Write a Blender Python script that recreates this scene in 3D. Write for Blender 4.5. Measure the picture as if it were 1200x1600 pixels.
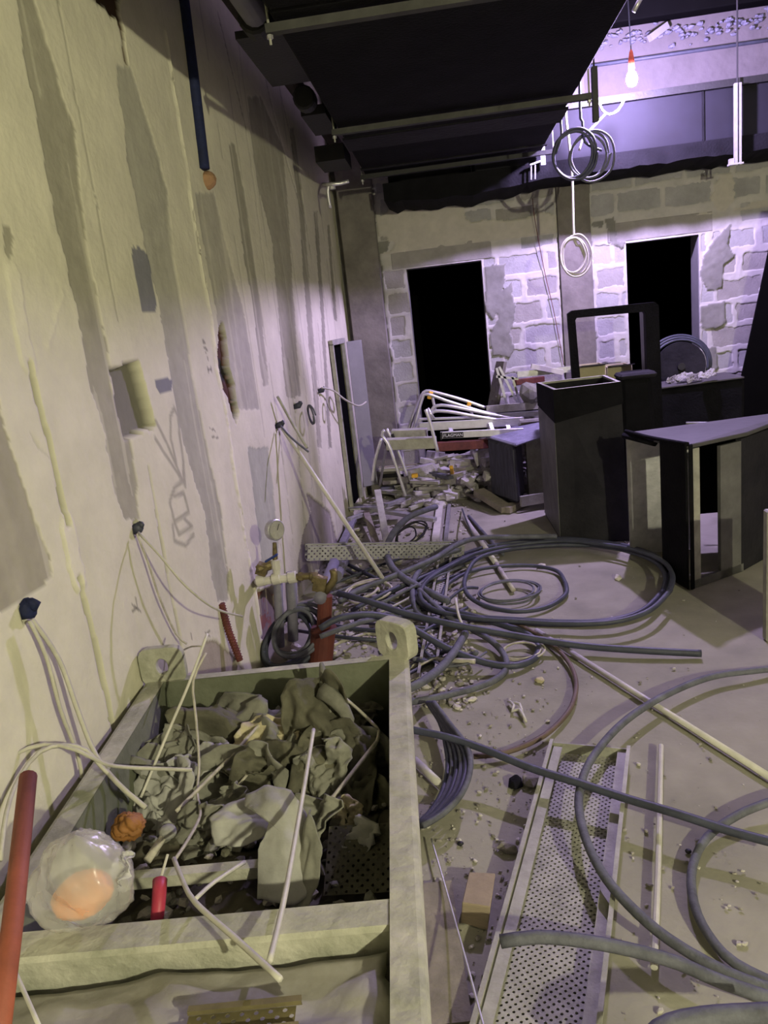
import bpy, math, random
import numpy as np
from mathutils import Vector, Matrix
for o in list(bpy.data.objects): bpy.data.objects.remove(o)
SC = bpy.context.scene
COL = SC.collection
# ------------------------------------------------------------------ camera
F = 1202.0; H = 1.56
def _n(v):
    v = np.array(v, float); return v/np.linalg.norm(v)
Yd = _n([100, 310, -F]); Zd = _n(np.cross(_n([1, .115, 0]), Yd))
if Zd[1] < 0: Zd = -Zd
Xd = np.cross(Yd, Zd)
CM = np.array([Xd, Yd, Zd]); C0 = np.array([0, 0, H])
cd = bpy.data.cameras.new('camera'); cam = bpy.data.objects.new('camera', cd); COL.objects.link(cam)
cd.sensor_fit = 'VERTICAL'; cd.sensor_height = 36; cd.lens = F/1600*36; cd.clip_start = .02
m4 = Matrix.Identity(4)
for i in range(3):
    for j in range(3): m4[i][j] = CM[i][j]
m4.translation = Vector(C0); cam.matrix_world = m4
SC.camera = cam
# ------------------------------------------------------------------ world, exposure, lights
w = bpy.data.worlds.new('world'); SC.world = w; w.use_nodes = True
w.node_tree.nodes['Background'].inputs[0].default_value = (.5, .5, .42, 1)
w.node_tree.nodes['Background'].inputs[1].default_value = .02
SC.view_settings.view_transform = 'Standard'; SC.view_settings.look = 'None'
SC.view_settings.exposure = 0.0; SC.view_settings.gamma = 1; SC.view_settings.use_curve_mapping = False
BULB = (1.37, 5.88, 2.955); BULB_COL = (.64, .49, 1.0); BULB_S = 8500
LAMP = (2.4, -2.0, 2.40); LAMP_COL = (.98, .92, .64); LAMP_S = 11000
# ------------------------------------------------------------------ helpers
def ray(px, py): return CM @ np.array([(px-600)/F, (800-py)/F, -1.])
def P(px, py, z=0.):                       # point of the picture at height z
    d = ray(px, py); return Vector(C0+d*((z-H)/d[2]))
def Q(px, py, y):                          # point of the picture at depth y
    d = ray(px, py); return Vector(C0+d*(y/d[1]))
WP = np.array([-.88, 7.05]); WU = _n([-.047, -1]); WN = np.array([-WU[1], WU[0]])
if WN[0] < 0: WN = -WN
def W(px, py, off=0.):                     # point on the left wall, off metres in front of it
    d = ray(px, py); p0 = WP+WN*off
    t = ((p0-C0[:2]) @ WN)/(d[:2] @ WN); return Vector(C0+d*t)
def SZ(px, py):
    p = np.array(W(px, py)); return ((p[:2]-WP) @ WU, p[2])
def wpt(s, z, off=0.):
    q = WP+WU*s+WN*off; return Vector((q[0], q[1], z))

class MB:
    def __init__(s): s.v = []; s.f = []; s.m = []
    def add(s, vs, fs, mi=0):
        o = len(s.v); s.v += [tuple(v) for v in vs]; s.f += [tuple(i+o for i in f) for f in fs]; s.m += [mi]*len(fs); return s
    def hexa(s, p, mi=0):                  # 8 corners: bottom 0-3, top 4-7
        return s.add(p, [(3, 2, 1, 0), (4, 5, 6, 7), (0, 1, 5, 4), (1, 2, 6, 5), (2, 3, 7, 6), (3, 0, 4, 7)], mi)
    def box(s, c, d, rz=0, mi=0, rx=0, ry=0):
        R = Matrix.Rotation(rz, 3, 'Z') @ Matrix.Rotation(ry, 3, 'Y') @ Matrix.Rotation(rx, 3, 'X'); c = Vector(c)
        p = [c+R @ Vector((x*d[0]/2, y*d[1]/2, z*d[2]/2)) for z in (-1, 1) for x, y in ((-1, -1), (1, -1), (1, 1), (-1, 1))]
        return s.hexa(p, mi)
    def bar(s, a, b, w, h, up=(0, 0, 1), mi=0):     # box from a to b
        a = Vector(a); b = Vector(b); d = (b-a).normalized(); u = Vector(up); x = d.cross(u)
        if x.length < 1e-4: x = d.cross(Vector((1, 0, 0)))
        x.normalize(); u = x.cross(d)
        p = []
        for sx, su in ((-1, -1), (1, -1), (1, 1), (-1, 1)): p.append(a+x*sx*w/2+u*su*h/2)
        for sx, su in ((-1, -1), (1, -1), (1, 1), (-1, 1)): p.append(b+x*sx*w/2+u*su*h/2)
        return s.hexa(p, mi)
    def tube(s, pts, r, n=8, mi=0, smooth=True, cap=True, step=.03):
        pts = [Vector(p) for p in pts]
        if smooth and len(pts) > 2:
            out = []
            for i in range(len(pts)-1):
                p0 = pts[max(i-1, 0)]; p1 = pts[i]; p2 = pts[i+1]; p3 = pts[min(i+2, len(pts)-1)]
                k = max(2, min(24, int((p2-p1).length/step)))
                for j in range(k):
                    t = j/k
                    out.append(.5*((2*p1)+(p2-p0)*t+(2*p0-5*p1+4*p2-p3)*t*t+(3*p1-p0-3*p2+p3)*t**3))
            out.append(pts[-1]); pts = out
        N = len(pts); rr = r if isinstance(r, (list, tuple)) else None
        vs = []; t0 = (pts[1]-pts[0]).normalized()
        nrm = t0.orthogonal().normalized()
        for i, p in enumerate(pts):
            t = (pts[min(i+1, N-1)]-pts[max(i-1, 0)]).normalized()
            nrm = nrm-t*nrm.dot(t)
            if nrm.length < 1e-6: nrm = t.orthogonal()
            nrm.normalize(); bn = t.cross(nrm)
            ra = rr[0]+(rr[1]-rr[0])*i/(N-1) if rr else r
            for k in range(n):
                a = 2*math.pi*k/n; vs.append(p+nrm*math.cos(a)*ra+bn*math.sin(a)*ra)
        fs = [(i*n+k, i*n+(k+1) % n, (i+1)*n+(k+1) % n, (i+1)*n+k) for i in range(N-1) for k in range(n)]
        if cap: fs += [tuple(range(n-1, -1, -1)), tuple((N-1)*n+k for k in range(n))]
        return s.add(vs, fs, mi)
    def lathe(s, prof, c=(0, 0, 0), n=16, mi=0, axis=(0, 0, 1)):
        ax = Vector(axis).normalized(); q = Vector((0, 0, 1)).rotation_difference(ax).to_matrix(); c = Vector(c)
        vs = [c+q @ Vector((r*math.cos(2*math.pi*k/n), r*math.sin(2*math.pi*k/n), z)) for r, z in prof for k in range(n)]
        fs = [(i*n+k, i*n+(k+1) % n, (i+1)*n+(k+1) % n, (i+1)*n+k) for i in range(len(prof)-1) for k in range(n)]
        fs += [tuple(range(n-1, -1, -1)), tuple((len(prof)-1)*n+k for k in range(n))]
        return s.add(vs, fs, mi)
    def rock(s, c, r, rnd, mi=0, flat=.6):
        t = (1+5**.5)/2
        b = [(-1, t, 0), (1, t, 0), (-1, -t, 0), (1, -t, 0), (0, -1, t), (0, 1, t), (0, -1, -t), (0, 1, -t), (t, 0, -1), (t, 0, 1), (-t, 0, -1), (-t, 0, 1)]
        fs = [(0, 11, 5), (0, 5, 1), (0, 1, 7), (0, 7, 10), (0, 10, 11), (1, 5, 9), (5, 11, 4), (11, 10, 2), (10, 7, 6), (7, 1, 8), (3, 9, 4), (3, 4, 2), (3, 2, 6), (3, 6, 8), (3, 8, 9), (4, 9, 5), (2, 4, 11), (6, 2, 10), (8, 6, 7), (9, 8, 1)]
        a = rnd.uniform(0, 6.3); sx = rnd.uniform(.7, 1.3); ca, sa = math.cos(a), math.sin(a)
        vs = []
        for x, y, z in b:
            k = r/1.9*rnd.uniform(.7, 1.15); x *= k*sx; y *= k/sx; z *= k*flat
            vs.append((c[0]+x*ca-y*sa, c[1]+x*sa+y*ca, c[2]+z))
        return s.add(vs, fs, mi)
    def perf(s, o, U, V, nu, nv, cell, hr=.28, mi=0, stag=True):
        o = Vector(o); U = Vector(U).normalized(); V = Vector(V).normalized()
        ring = [(-.5, -.5), (0, -.5), (.5, -.5), (.5, 0), (.5, .5), (0, .5), (-.5, .5), (-.5, 0)]
        inn = [(hr*math.cos(math.atan2(y, x)), hr*math.sin(math.atan2(y, x))) for x, y in ring]
        for i in range(nu):
            for j in range(nv):
                c = o+U*cell*(i+.5)+V*cell*(j+.5)
                if stag and (i+j) % 2:
                    s.add([c+U*cell*x+V*cell*y for x, y in (ring[0], ring[2], ring[4], ring[6])], [(0, 1, 2, 3)], mi)
                else:
                    s.add([c+U*cell*x+V*cell*y for x, y in ring+inn], [(k, (k+1) % 8, 8+(k+1) % 8, 8+k) for k in range(8)], mi)
        return s
def tag(o, label=None, cat=None, group=None, kind=None):
    if label: o['label'] = label
    if cat: o['category'] = cat
    if group: o['group'] = group
    if kind: o['kind'] = kind
    return o
def build(name, mb, mat, parent=None, label=None, cat=None, group=None, kind=None, smooth=False, bevel=0, solid=0):
    me = bpy.data.meshes.new(name); me.from_pydata(mb.v, [], mb.f)
    mats = mat if isinstance(mat, (list, tuple)) else [mat]
    for m in mats: me.materials.append(m)
    if len(mats) > 1: me.polygons.foreach_set('material_index', mb.m)
    if smooth: me.polygons.foreach_set('use_smooth', [True]*len(me.polygons))
    me.update()
    o = bpy.data.objects.new(name, me); COL.objects.link(o)
    if bevel:
        b = o.modifiers.new('bevel', 'BEVEL'); b.width = bevel; b.segments = 1; b.limit_method = 'ANGLE'
    if solid:
        b = o.modifiers.new('solid', 'SOLIDIFY'); b.thickness = solid; b.offset = 0
    if parent: o.parent = parent
    return tag(o, label, cat, group, kind)
def thing(name, label, cat, loc=(0, 0, 0), group=None):
    o = bpy.data.objects.new(name, None); COL.objects.link(o); o.location = loc; o.empty_display_size = .05
    o['_l'] = 0; del o['_l']
    return tag(o, label, cat, group)
def part(name, mb, mat, parent, **k):
    l = parent.matrix_basis.translation
    if parent.type == 'EMPTY': mb.v = [(v[0]-l[0], v[1]-l[1], v[2]-l[2]) for v in mb.v]
    return build(name, mb, mat, parent, **k)
# ------------------------------------------------------------------ noise
def _h(ix, iy, seed):
    n = (ix.astype(np.int64)*374761393+iy.astype(np.int64)*668265263+seed*974711) & 0xffffffff
    n = ((n ^ (n >> 13))*1274126177) & 0xffffffff
    return ((n ^ (n >> 16)) & 0xffff)/65535.
def vnoise(x, y, seed=0):
    ix = np.floor(x); iy = np.floor(y); fx = x-ix; fy = y-iy; fx = fx*fx*(3-2*fx); fy = fy*fy*(3-2*fy)
    a = _h(ix, iy, seed); b = _h(ix+1, iy, seed); c = _h(ix, iy+1, seed); d = _h(ix+1, iy+1, seed)
    return (a*(1-fx)+b*fx)*(1-fy)+(c*(1-fx)+d*fx)*fy
def fbm(x, y, seed=0, o=4):
    r = 0; a = .5
    for k in range(o): r = r+a*(vnoise(x*2**k, y*2**k, seed+k*7)-.5)*2; a *= .5
    return r
def inpoly(x, y, poly):
    r = np.zeros(x.shape, bool); n = len(poly)
    for i in range(n):
        x1, y1 = poly[i]; x2, y2 = poly[(i+1) % n]
        if y1 == y2: continue
        c = ((y1 > y) != (y2 > y)) & (x < (x2-x1)*(y-y1)/(y2-y1)+x1); r ^= c
    return r
def dline(x, y, pts):
    d = np.full(x.shape, 9.)
    for (x1, y1), (x2, y2) in zip(pts, pts[1:]):
        dx, dy = x2-x1, y2-y1; t = np.clip(((x-x1)*dx+(y-y1)*dy)/(dx*dx+dy*dy+1e-12), 0, 1)
        d = np.minimum(d, np.hypot(x-x1-t*dx, y-y1-t*dy))
    return d
# ------------------------------------------------------------------ materials
def mat(name, col, rough=.8, metal=0, noise=.25, scale=8, bump=.2, bscale=60, col2=None, attr=None, spec=.4, emit=None, alpha=None, trans=0, stretch=None):
    m = bpy.data.materials.new(name); m.use_nodes = True; nt = m.node_tree; N = nt.nodes; L = nt.links; b = N['Principled BSDF']
    b.inputs['Roughness'].default_value = rough; b.inputs['Metallic'].default_value = metal
    b.inputs['Specular IOR Level'].default_value = spec
    if emit:
        b.inputs['Base Color'].default_value = (*col, 1); b.inputs['Emission Color'].default_value = (*col, 1); b.inputs['Emission Strength'].default_value = emit; return m
    tc = N.new('ShaderNodeTexCoord'); vec = tc.outputs['Object']
    if stretch:
        mp = N.new('ShaderNodeMapping'); mp.inputs['Scale'].default_value = stretch; L.new(vec, mp.inputs[0]); vec = mp.outputs[0]
    n1 = N.new('ShaderNodeTexNoise'); n1.inputs['Scale'].default_value = scale; n1.inputs['Detail'].default_value = 6; n1.inputs['Roughness'].default_value = .65; L.new(vec, n1.inputs['Vector'])
    rp = N.new('ShaderNodeMapRange'); rp.inputs[1].default_value = .3; rp.inputs[2].default_value = .7; L.new(n1.outputs['Fac'], rp.inputs[0])
    mx = N.new('ShaderNodeMix'); mx.data_type = 'RGBA'
    L.new(rp.outputs[0], mx.inputs['Factor'])
    if attr:
        at = N.new('ShaderNodeAttribute'); at.attribute_name = attr
        mu = N.new('ShaderNodeMix'); mu.data_type = 'RGBA'; mu.blend_type = 'MULTIPLY'; mu.inputs['Factor'].default_value = 1
        L.new(at.outputs['Color'], mu.inputs['A']); L.new(mx.outputs['Result'], mu.inputs['B'])
        mx.inputs['A'].default_value = (1-noise,)*3+(1,); mx.inputs['B'].default_value = (1+noise*.5,)*3+(1,)
        L.new(mu.outputs['Result'], b.inputs['Base Color'])
    else:
        c2 = col2 or tuple(min(1, c*(1+noise)) for c in col); c1 = tuple(c*(1-noise) for c in col) if not col2 else col
        mx.inputs['A'].default_value = (*c1, 1); mx.inputs['B'].default_value = (*c2, 1)
        L.new(mx.outputs['Result'], b.inputs['Base Color'])
    if bump:
        n2 = N.new('ShaderNodeTexNoise'); n2.inputs['Scale'].default_value = bscale; n2.inputs['Detail'].default_value = 4; L.new(vec, n2.inputs['Vector'])
        bp = N.new('ShaderNodeBump'); bp.inputs['Strength'].default_value = bump; bp.inputs['Distance'].default_value = .01
        L.new(n2.outputs['Fac'], bp.inputs['Height']); L.new(bp.outputs[0], b.inputs['Normal'])
    if trans: b.inputs['Transmission Weight'].default_value = trans
    if alpha is not None: b.inputs['Alpha'].default_value = alpha
    return m
PLASTER = mat('plaster', (1, 1, 1), .9, noise=.10, scale=7, bump=.25, bscale=45, attr='Col')
FLOOR = mat('dusty_concrete', (.20, .19, .165), .92, noise=.3, scale=1.6, bump=.35, bscale=35, col2=(.36, .345, .30))
CONC = mat('cast_concrete', (.15, .14, .12), .9, noise=.3, scale=5, bump=.5, bscale=25)
BLOCK = mat('block', (.31, .31, .305), .95, noise=.18, scale=6, bump=.4, bscale=70)
BLOCK2 = mat('block_brownish', (.27, .26, .24), .95, noise=.18, scale=6, bump=.4, bscale=70)
FOAM = mat('black_rubber_insulation', (.0055, .0055, .0065), .9, noise=.5, scale=5, bump=.4, bscale=60, spec=.12)
FOAMG = mat('dusty_rubber_insulation', (.006, .006, .008), .8, noise=.6, scale=3, bump=.5, bscale=30, spec=.2, col2=(.024, .023, .026))
DUCTS = mat('cross_duct_side', (.0055, .0055, .009), .8, noise=.4, scale=2.5, bump=.15, bscale=12, spec=.3)
DUCTM = mat('dull_duct_metal', (.12, .12, .11), .6, .2, noise=.3, scale=6)
WRAP = mat('dusty_wrapped_rubber', (.045, .045, .06), .75, noise=.5, scale=10, bump=.6, bscale=18, stretch=(3, 3, .6))
ETOP = mat('dusty_blue_lit_wrap', (.20, .20, .26), .7, noise=.4, scale=9, bump=.3)  # dusty wrap with the bulb's bluish light put into its colour
DUCTF = mat('black_duct_face', (.06, .058, .055), .7, noise=.3, scale=2.5, bump=.25, bscale=20, spec=.4)
GALV = mat('galvanised_steel', (.42, .42, .42), .45, .7, noise=.2, scale=14, bump=.1, bscale=50)
GALVD = mat('dusty_galvanised_steel', (.34, .34, .28), .7, .3, noise=.25, scale=12, bump=.2, bscale=60)
ALU = mat('aluminium', (.62, .62, .62), .35, .6, noise=.1, scale=20, bump=.05)
CAB = mat('dark_cable_sheath', (.045, .05, .07), .55, noise=.35, scale=9, bump=.1, bscale=90)
CABG = mat('dusty_grey_cable_sheath', (.10, .104, .122), .75, noise=.4, scale=14, bump=.25, bscale=90)
CABW = mat('white_cable_sheath', (.42, .41, .33), .6, noise=.15, scale=20, bump=.05)
PVC = mat('white_plastic', (.50, .49, .42), .5, noise=.15, scale=12, bump=.05)
WIRE = mat('dusty_wire', (.38, .36, .29), .6, noise=.3, scale=30, bump=.1)
ORNG = mat('orange_plastic', (.50, .085, .028), .6, noise=.3, scale=14, bump=.15)
ORNL = mat('light_orange_plastic', (.80, .30, .08), .6, noise=.25, scale=14, bump=.2)
BRASS = mat('tarnished_brass', (.16, .13, .06), .55, .6, noise=.4, scale=30, bump=.3)
TUB = mat('mortar_caked_grey_green', (.22, .23, .165), .85, noise=.3, scale=6, bump=.9, bscale=22, col2=(.50, .49, .40))
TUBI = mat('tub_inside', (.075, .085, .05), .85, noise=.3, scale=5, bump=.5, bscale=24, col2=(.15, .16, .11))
PAPER = mat('dirty_paper', (.17, .17, .135), .9, noise=.35, scale=8, bump=.4, bscale=30)
PAPER2 = mat('dark_dirty_sheet', (.085, .082, .055), .9, noise=.4, scale=8, bump=.5, bscale=30)
PAPERL = mat('light_dusty_sheet', (.30, .30, .27), .85, noise=.25, scale=8, bump=.3, bscale=30)
DIRT = mat('rubbish_fines', (.04, .038, .028), .95, noise=.6, scale=18, bump=.8, bscale=50)
WOOD = mat('pale_timber', (.29, .235, .16), .8, noise=.2, scale=10, bump=.2, stretch=(1, 1, 8))
WOODD = mat('dusty_timber', (.22, .20, .15), .85, noise=.3, scale=10, bump=.3)
REDP = mat('red_brown_paint', (.10, .026, .017), .7, noise=.4, scale=14, bump=.2)
PINK = mat('red_pink_plastic', (.36, .035, .06), .5, noise=.2, scale=14, bump=.1)
NAVY = mat('blue_foam_sleeve', (.007, .012, .05), .8, noise=.4, scale=20, bump=.4)
BLUE = mat('blue_plastic', (.015, .035, .16), .5, noise=.2, scale=14, bump=.1)
YEL = mat('yellow_plastic', (.75, .42, .04), .5, noise=.1)
BLACK = mat('black_paint', (.01, .01, .01), .6, noise=.3)
VOID = mat('black_and_painted_dark', (.004, .004, .004), 1, noise=.1, bump=0, spec=0)  # plain black; the rooms beyond the doors get their darkness from this colour
GREYP = mat('grey_paint', (.19, .19, .185), .6, noise=.1, scale=8, bump=.05)
CEIL = mat('ceiling_concrete', (.30, .28, .28), .9, noise=.15, scale=3, bump=.3, bscale=15)
LUMP = mat('plaster_lumps', (.13, .13, .17), .95, noise=.25, scale=14, bump=.8, bscale=30)
RUBB = mat('rubble_grey', (.24, .225, .19), .95, noise=.4, scale=16, bump=.6, bscale=40)
RUBBP = mat('rubble_mid', (.20, .19, .18), .95, noise=.5, scale=5, bump=.5, col2=(.52, .50, .48))
RUBBL = mat('rubble_pale', (.45, .43, .37), .95, noise=.3, scale=16, bump=.6, bscale=40)
PURP = mat('purple_grey_pipe', (.16, .155, .19), .6, noise=.2, scale=14, bump=.1)
FILM = mat('clear_film', (.62, .62, .58), .25, noise=.05, scale=4, bump=.9, bscale=9, alpha=.40, spec=.8)
LITB = mat('lit_bulb', BULB_COL, emit=BULB_S)
LITW = mat('lit_lamp', LAMP_COL, emit=LAMP_S)
CARD = mat('cardboard', (.42, .38, .24), .9, noise=.15, scale=6, bump=.2)
RAIL = mat('dull_rail', (.045, .045, .04), .8, noise=.3)
WHITE = mat('white_print', (.7, .7, .7), .6, noise=.02, bump=0)

# ================================================================== SETTING
XR = 4.6; YB = -3.2; ZC = 3.75
# floor
def grid_obj(name, xs, ys, fn, mt, kind='structure', smooth=True, colfn=None, keep=None, parent=None, **k):
    X, Y = np.meshgrid(xs, ys); V, Cc = fn(X, Y); n, m = X.shape
    idx = np.arange(n*m).reshape(n, m)
    f = np.stack([idx[:-1, :-1], idx[:-1, 1:], idx[1:, 1:], idx[1:, :-1]], -1).reshape(-1, 4)
    if keep is not None:
        cx = (X[:-1, :-1]+X[1:, 1:])/2; cy = (Y[:-1, :-1]+Y[1:, 1:])/2; f = f[keep(cx, cy).reshape(-1)]
    me = bpy.data.meshes.new(name); me.vertices.add(n*m); me.vertices.foreach_set('co', V.reshape(-1).astype(np.float32))
    me.loops.add(len(f)*4); me.loops.foreach_set('vertex_index', f.reshape(-1).astype(np.int32))
    me.polygons.add(len(f)); me.polygons.foreach_set('loop_start', np.arange(0, len(f)*4, 4, dtype=np.int32))
    me.polygons.foreach_set('loop_total', np.full(len(f), 4, np.int32)); me.polygons.foreach_set('use_smooth', np.full(len(f), smooth))
    me.update(); me.validate()
    if Cc is not None:
        a = me.color_attributes.new('Col', 'FLOAT_COLOR', 'POINT'); c4 = np.ones((n*m, 4), np.float32); c4[:, :3] = Cc.reshape(-1, 3); a.data.foreach_set('color', c4.reshape(-1))
    me.materials.append(mt); o = bpy.data.objects.new(name, me); COL.objects.link(o)
    if parent: o.parent = parent
    return tag(o, kind=kind, **k)
def floor_fn(X, Y):
    near = (np.clip((X+2), 0, 1))
    Z = .004*fbm(X*3, Y*3, 3)+.0015*fbm(X*14, Y*14, 5); Z = Z-.004
    V = np.stack([X, Y, Z], -1)
    c = np.array([.265, .258, .195])*(1+.30*fbm(X*1.6, Y*1.6, 9)+.18*fbm(X*9, Y*9, 11))[..., None]
    p = np.clip(fbm(X*2.2+5, Y*2.2, 21)*3-.3, 0, 1)[..., None]; c = c*(1-p*.35)+np.array([.36, .35, .27])*p*.35
    return V, c
grid_obj('floor', np.concatenate([np.arange(-1.6, 2.4, .022), np.arange(2.4, XR+.3, .2)]), np.concatenate([np.arange(YB-.2, .8, .2), np.arange(.8, 7.3, .022)]), floor_fn, PLASTER)
# ceiling, right wall, rear wall
build('ceiling', MB().box((1.7, 2, ZC+.1), (6.8, 11, .2)), CEIL, kind='structure')
build('wall_right', MB().box((XR+.1, 2, ZC/2), (.2, 11, ZC)), CONC, kind='structure')
build('wall_rear', MB().box((1.7, YB-.1, ZC/2), (6.8, .2, ZC)), CONC, kind='structure')

# ---- left wall: heightfield with putty strips, chases, niches
CREAM = np.array([.56, .545, .405]); PUTTY = np.array([.31, .30, .22])
def lr(rows): return [SZ(l, y) for y, l, r in rows]+[SZ(r, y) for y, l, r in reversed(rows)]
STR = [  # (rows of (py, left px, right px)), colour, depth
 (lr([(-60, 20, 46), (0, 26, 52), (100, 40, 84), (150, 52, 96), (200, 60, 117), (300, 78, 128), (400, 100, 140), (480, 118, 156), (550, 132, 170), (600, 141, 172), (680, 165, 203), (760, 178, 214), (815, 196, 218)]), PUTTY, -.004),
 (lr([(104, 184, 203), (150, 187, 218), (200, 196, 234), (250, 200, 249), (300, 213, 262), (400, 233, 273), (480, 250, 286), (600, 269, 304), (700, 291, 324), (800, 320, 344), (900, 331, 356), (940, 340, 356)]), np.array([.34, .335, .26]), -.004),
 (lr([(600, -40, -8), (640, -40, 3), (700, -40, 18), (800, -40, 50), (870, -40, 77), (900, -40, 80), (925, -40, 54), (955, -40, 8)]), np.array([.30, .285, .205]), -.003),
 (lr([(355, 2, 12), (375, 4, 19), (400, 9, 17), (405, 12, 15)]), PUTTY, -.002),
 (lr([(300, 311, 340), (400, 328, 362), (480, 343, 384), (560, 352, 398), (640, 366, 410)]), np.array([.37, .36, .28]), -.003),
 (lr([(225, 362, 372), (300, 374, 386), (400, 387, 401), (500, 402, 415), (600, 416, 426)]), PUTTY, -.003),
 (lr([(150, 392, 412), (230, 400, 446), (300, 410, 452), (380, 430, 457), (500, 440, 465), (620, 452, 474)]), PUTTY*1.05, -.003),
 (lr([(200, 456, 463), (320, 470, 478), (490, 482, 491), (700, 500, 507)]), PUTTY, -.003),
 (lr([(330, 494, 500), (490, 505, 510), (700, 517, 522)]), PUTTY*.9, -.003),
 (lr([(350, 514, 518), (500, 526, 530)]), PUTTY*.9, -.003),
 (lr([(700, 392, 424), (760, 400, 432), (850, 412, 440), (900, 415, 436)]), np.array([.34, .35, .27]), -.003),
 (lr([(770, 482, 484), (800, 490, 520), (840, 476, 530), (880, 470, 545), (1000, 470, 560)]), np.array([.25, .225, .205]), -.01),
 (lr([(1000, 318, 338), (1030, 312, 372), (1060, 300, 392), (1100, 280, 410)]), np.array([.30, .27, .2]), -.006),
]
GREYPATCH = [[SZ(*p) for p in ((206, 386), (218, 386), (233, 398), (238, 430), (245, 478), (243, 487), (223, 489), (212, 430))],
             [SZ(*p) for p in ((242, 594), (262, 591), (270, 594), (268, 611), (249, 613), (244, 606))]]
RUST = [SZ(*p) for p in ((146, -60), (186, -60), (187, 22), (194, 45), (197, 88), (201, 101), (195, 98), (189, 50), (180, 24), (172, 26), (165, 10), (150, 4))]
NICHE = [SZ(*p) for p in ((172, 578), (216, 563), (244, 666), (195, 686))]
SLOT = [SZ(*p) for p in ((348, 512), (355, 503), (361, 540), (364, 575), (372, 600), (374, 625), (378, 645), (374, 661), (369, 650), (362, 622), (350, 600), (346, 560))]
LINES = [([SZ(88, -20), SZ(118, 150), SZ(148, 300), SZ(185, 500)], .004, -.003, .62), ([SZ(47, 570), SZ(80, 700), SZ(105, 820)], .011, -.012, .62),
         ([SZ(122, 905), SZ(134, 950), SZ(147, 1003), SZ(180, 1150)], .011, -.012, .66), ([SZ(232, 728), SZ(250, 830), SZ(268, 930), SZ(284, 1010)], .006, -.008, .62),
         ([SZ(20, 430), SZ(35, 520), SZ(47, 570)], .03, .004, 1.06), ([SZ(105, 820), SZ(112, 860), SZ(122, 905)], .035, .006, 1.1),
         ([SZ(455, 560), SZ(470, 700), SZ(480, 830)], .006, -.006, .6), ([SZ(490, 560), SZ(500, 680), SZ(508, 790)], .006, -.006, .6), ([SZ(433, 620), SZ(452, 760), SZ(462, 850)], .006, -.006, .7),
         ([SZ(472, 520), SZ(484, 640), SZ(492, 790)], .008, -.004, .75), ([SZ(500, 500), SZ(508, 600), SZ(520, 700)], .008, -.004, .75), ([SZ(375, 100), SZ(398, 260), SZ(425, 480)], .008, -.004, .8),
         ([SZ(345, 20), SZ(390, 200)], .01, -.006, .5), ([SZ(405, 60), SZ(443, 220), SZ(475, 330)], .012, -.008, .5), ([SZ(440, 130), SZ(470, 270), SZ(490, 400)], .012, -.008, .5),
         ([SZ(75, 540), SZ(98, 460)], .008, .003, 1.05), ([SZ(48, 675), SZ(62, 700), SZ(76, 712)], .004, -.003, .85)]
RIDGE = [SZ(*p) for p in ((262, 60), (283, 200), (303, 330), (320, 430), (332, 500), (342, 580), (355, 640), (368, 740), (385, 850), (397, 905), (412, 1010), (420, 1060))]
def cr(a, sx, ox, sy, oy): return [SZ(x/sx+ox, y/sy+oy) for x, y in a]
GRAF = [cr(a, 2, 0, 2, 450) for a in ([(488, 415), (520, 480), (575, 610)], [(485, 470), (530, 540), (570, 600)], [(575, 605), (572, 520), (556, 400), (545, 375), (533, 400), (535, 470), (560, 590)],
        [(560, 450), (575, 540), (580, 620)], [(575, 600), (545, 625), (530, 670), (545, 730), (590, 700), (575, 640), (545, 650)], [(545, 730), (560, 770), (600, 745), (575, 720)], [(540, 740), (545, 790), (580, 805), (605, 770)])]
MARKS = [cr(a, 2, 0, 2, 450) for a in ([(634, 160), (642, 172)], [(640, 165), (636, 175)], [(640, 188), (650, 190), (644, 200)], [(642, 215), (654, 212)], [(648, 212), (652, 228)], [(650, 248), (652, 262)], [(660, 246), (662, 262)], [(651, 255), (661, 254)],
        [(425, 965), (430, 1000)], [(415, 990), (440, 1010)], [(415, 1010), (438, 985)], [(655, 440), (672, 445)], [(662, 465), (680, 468)], [(640, 1075), (655, 1090)], [(655, 1072), (642, 1090)], [(596, 1082), (600, 1096)])]
CABN = (SZ(536, 533)[0]+.04, SZ(517, 538)[0], 1.43, .08)   # s0, s1, top, bottom of the cabinet recess
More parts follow.
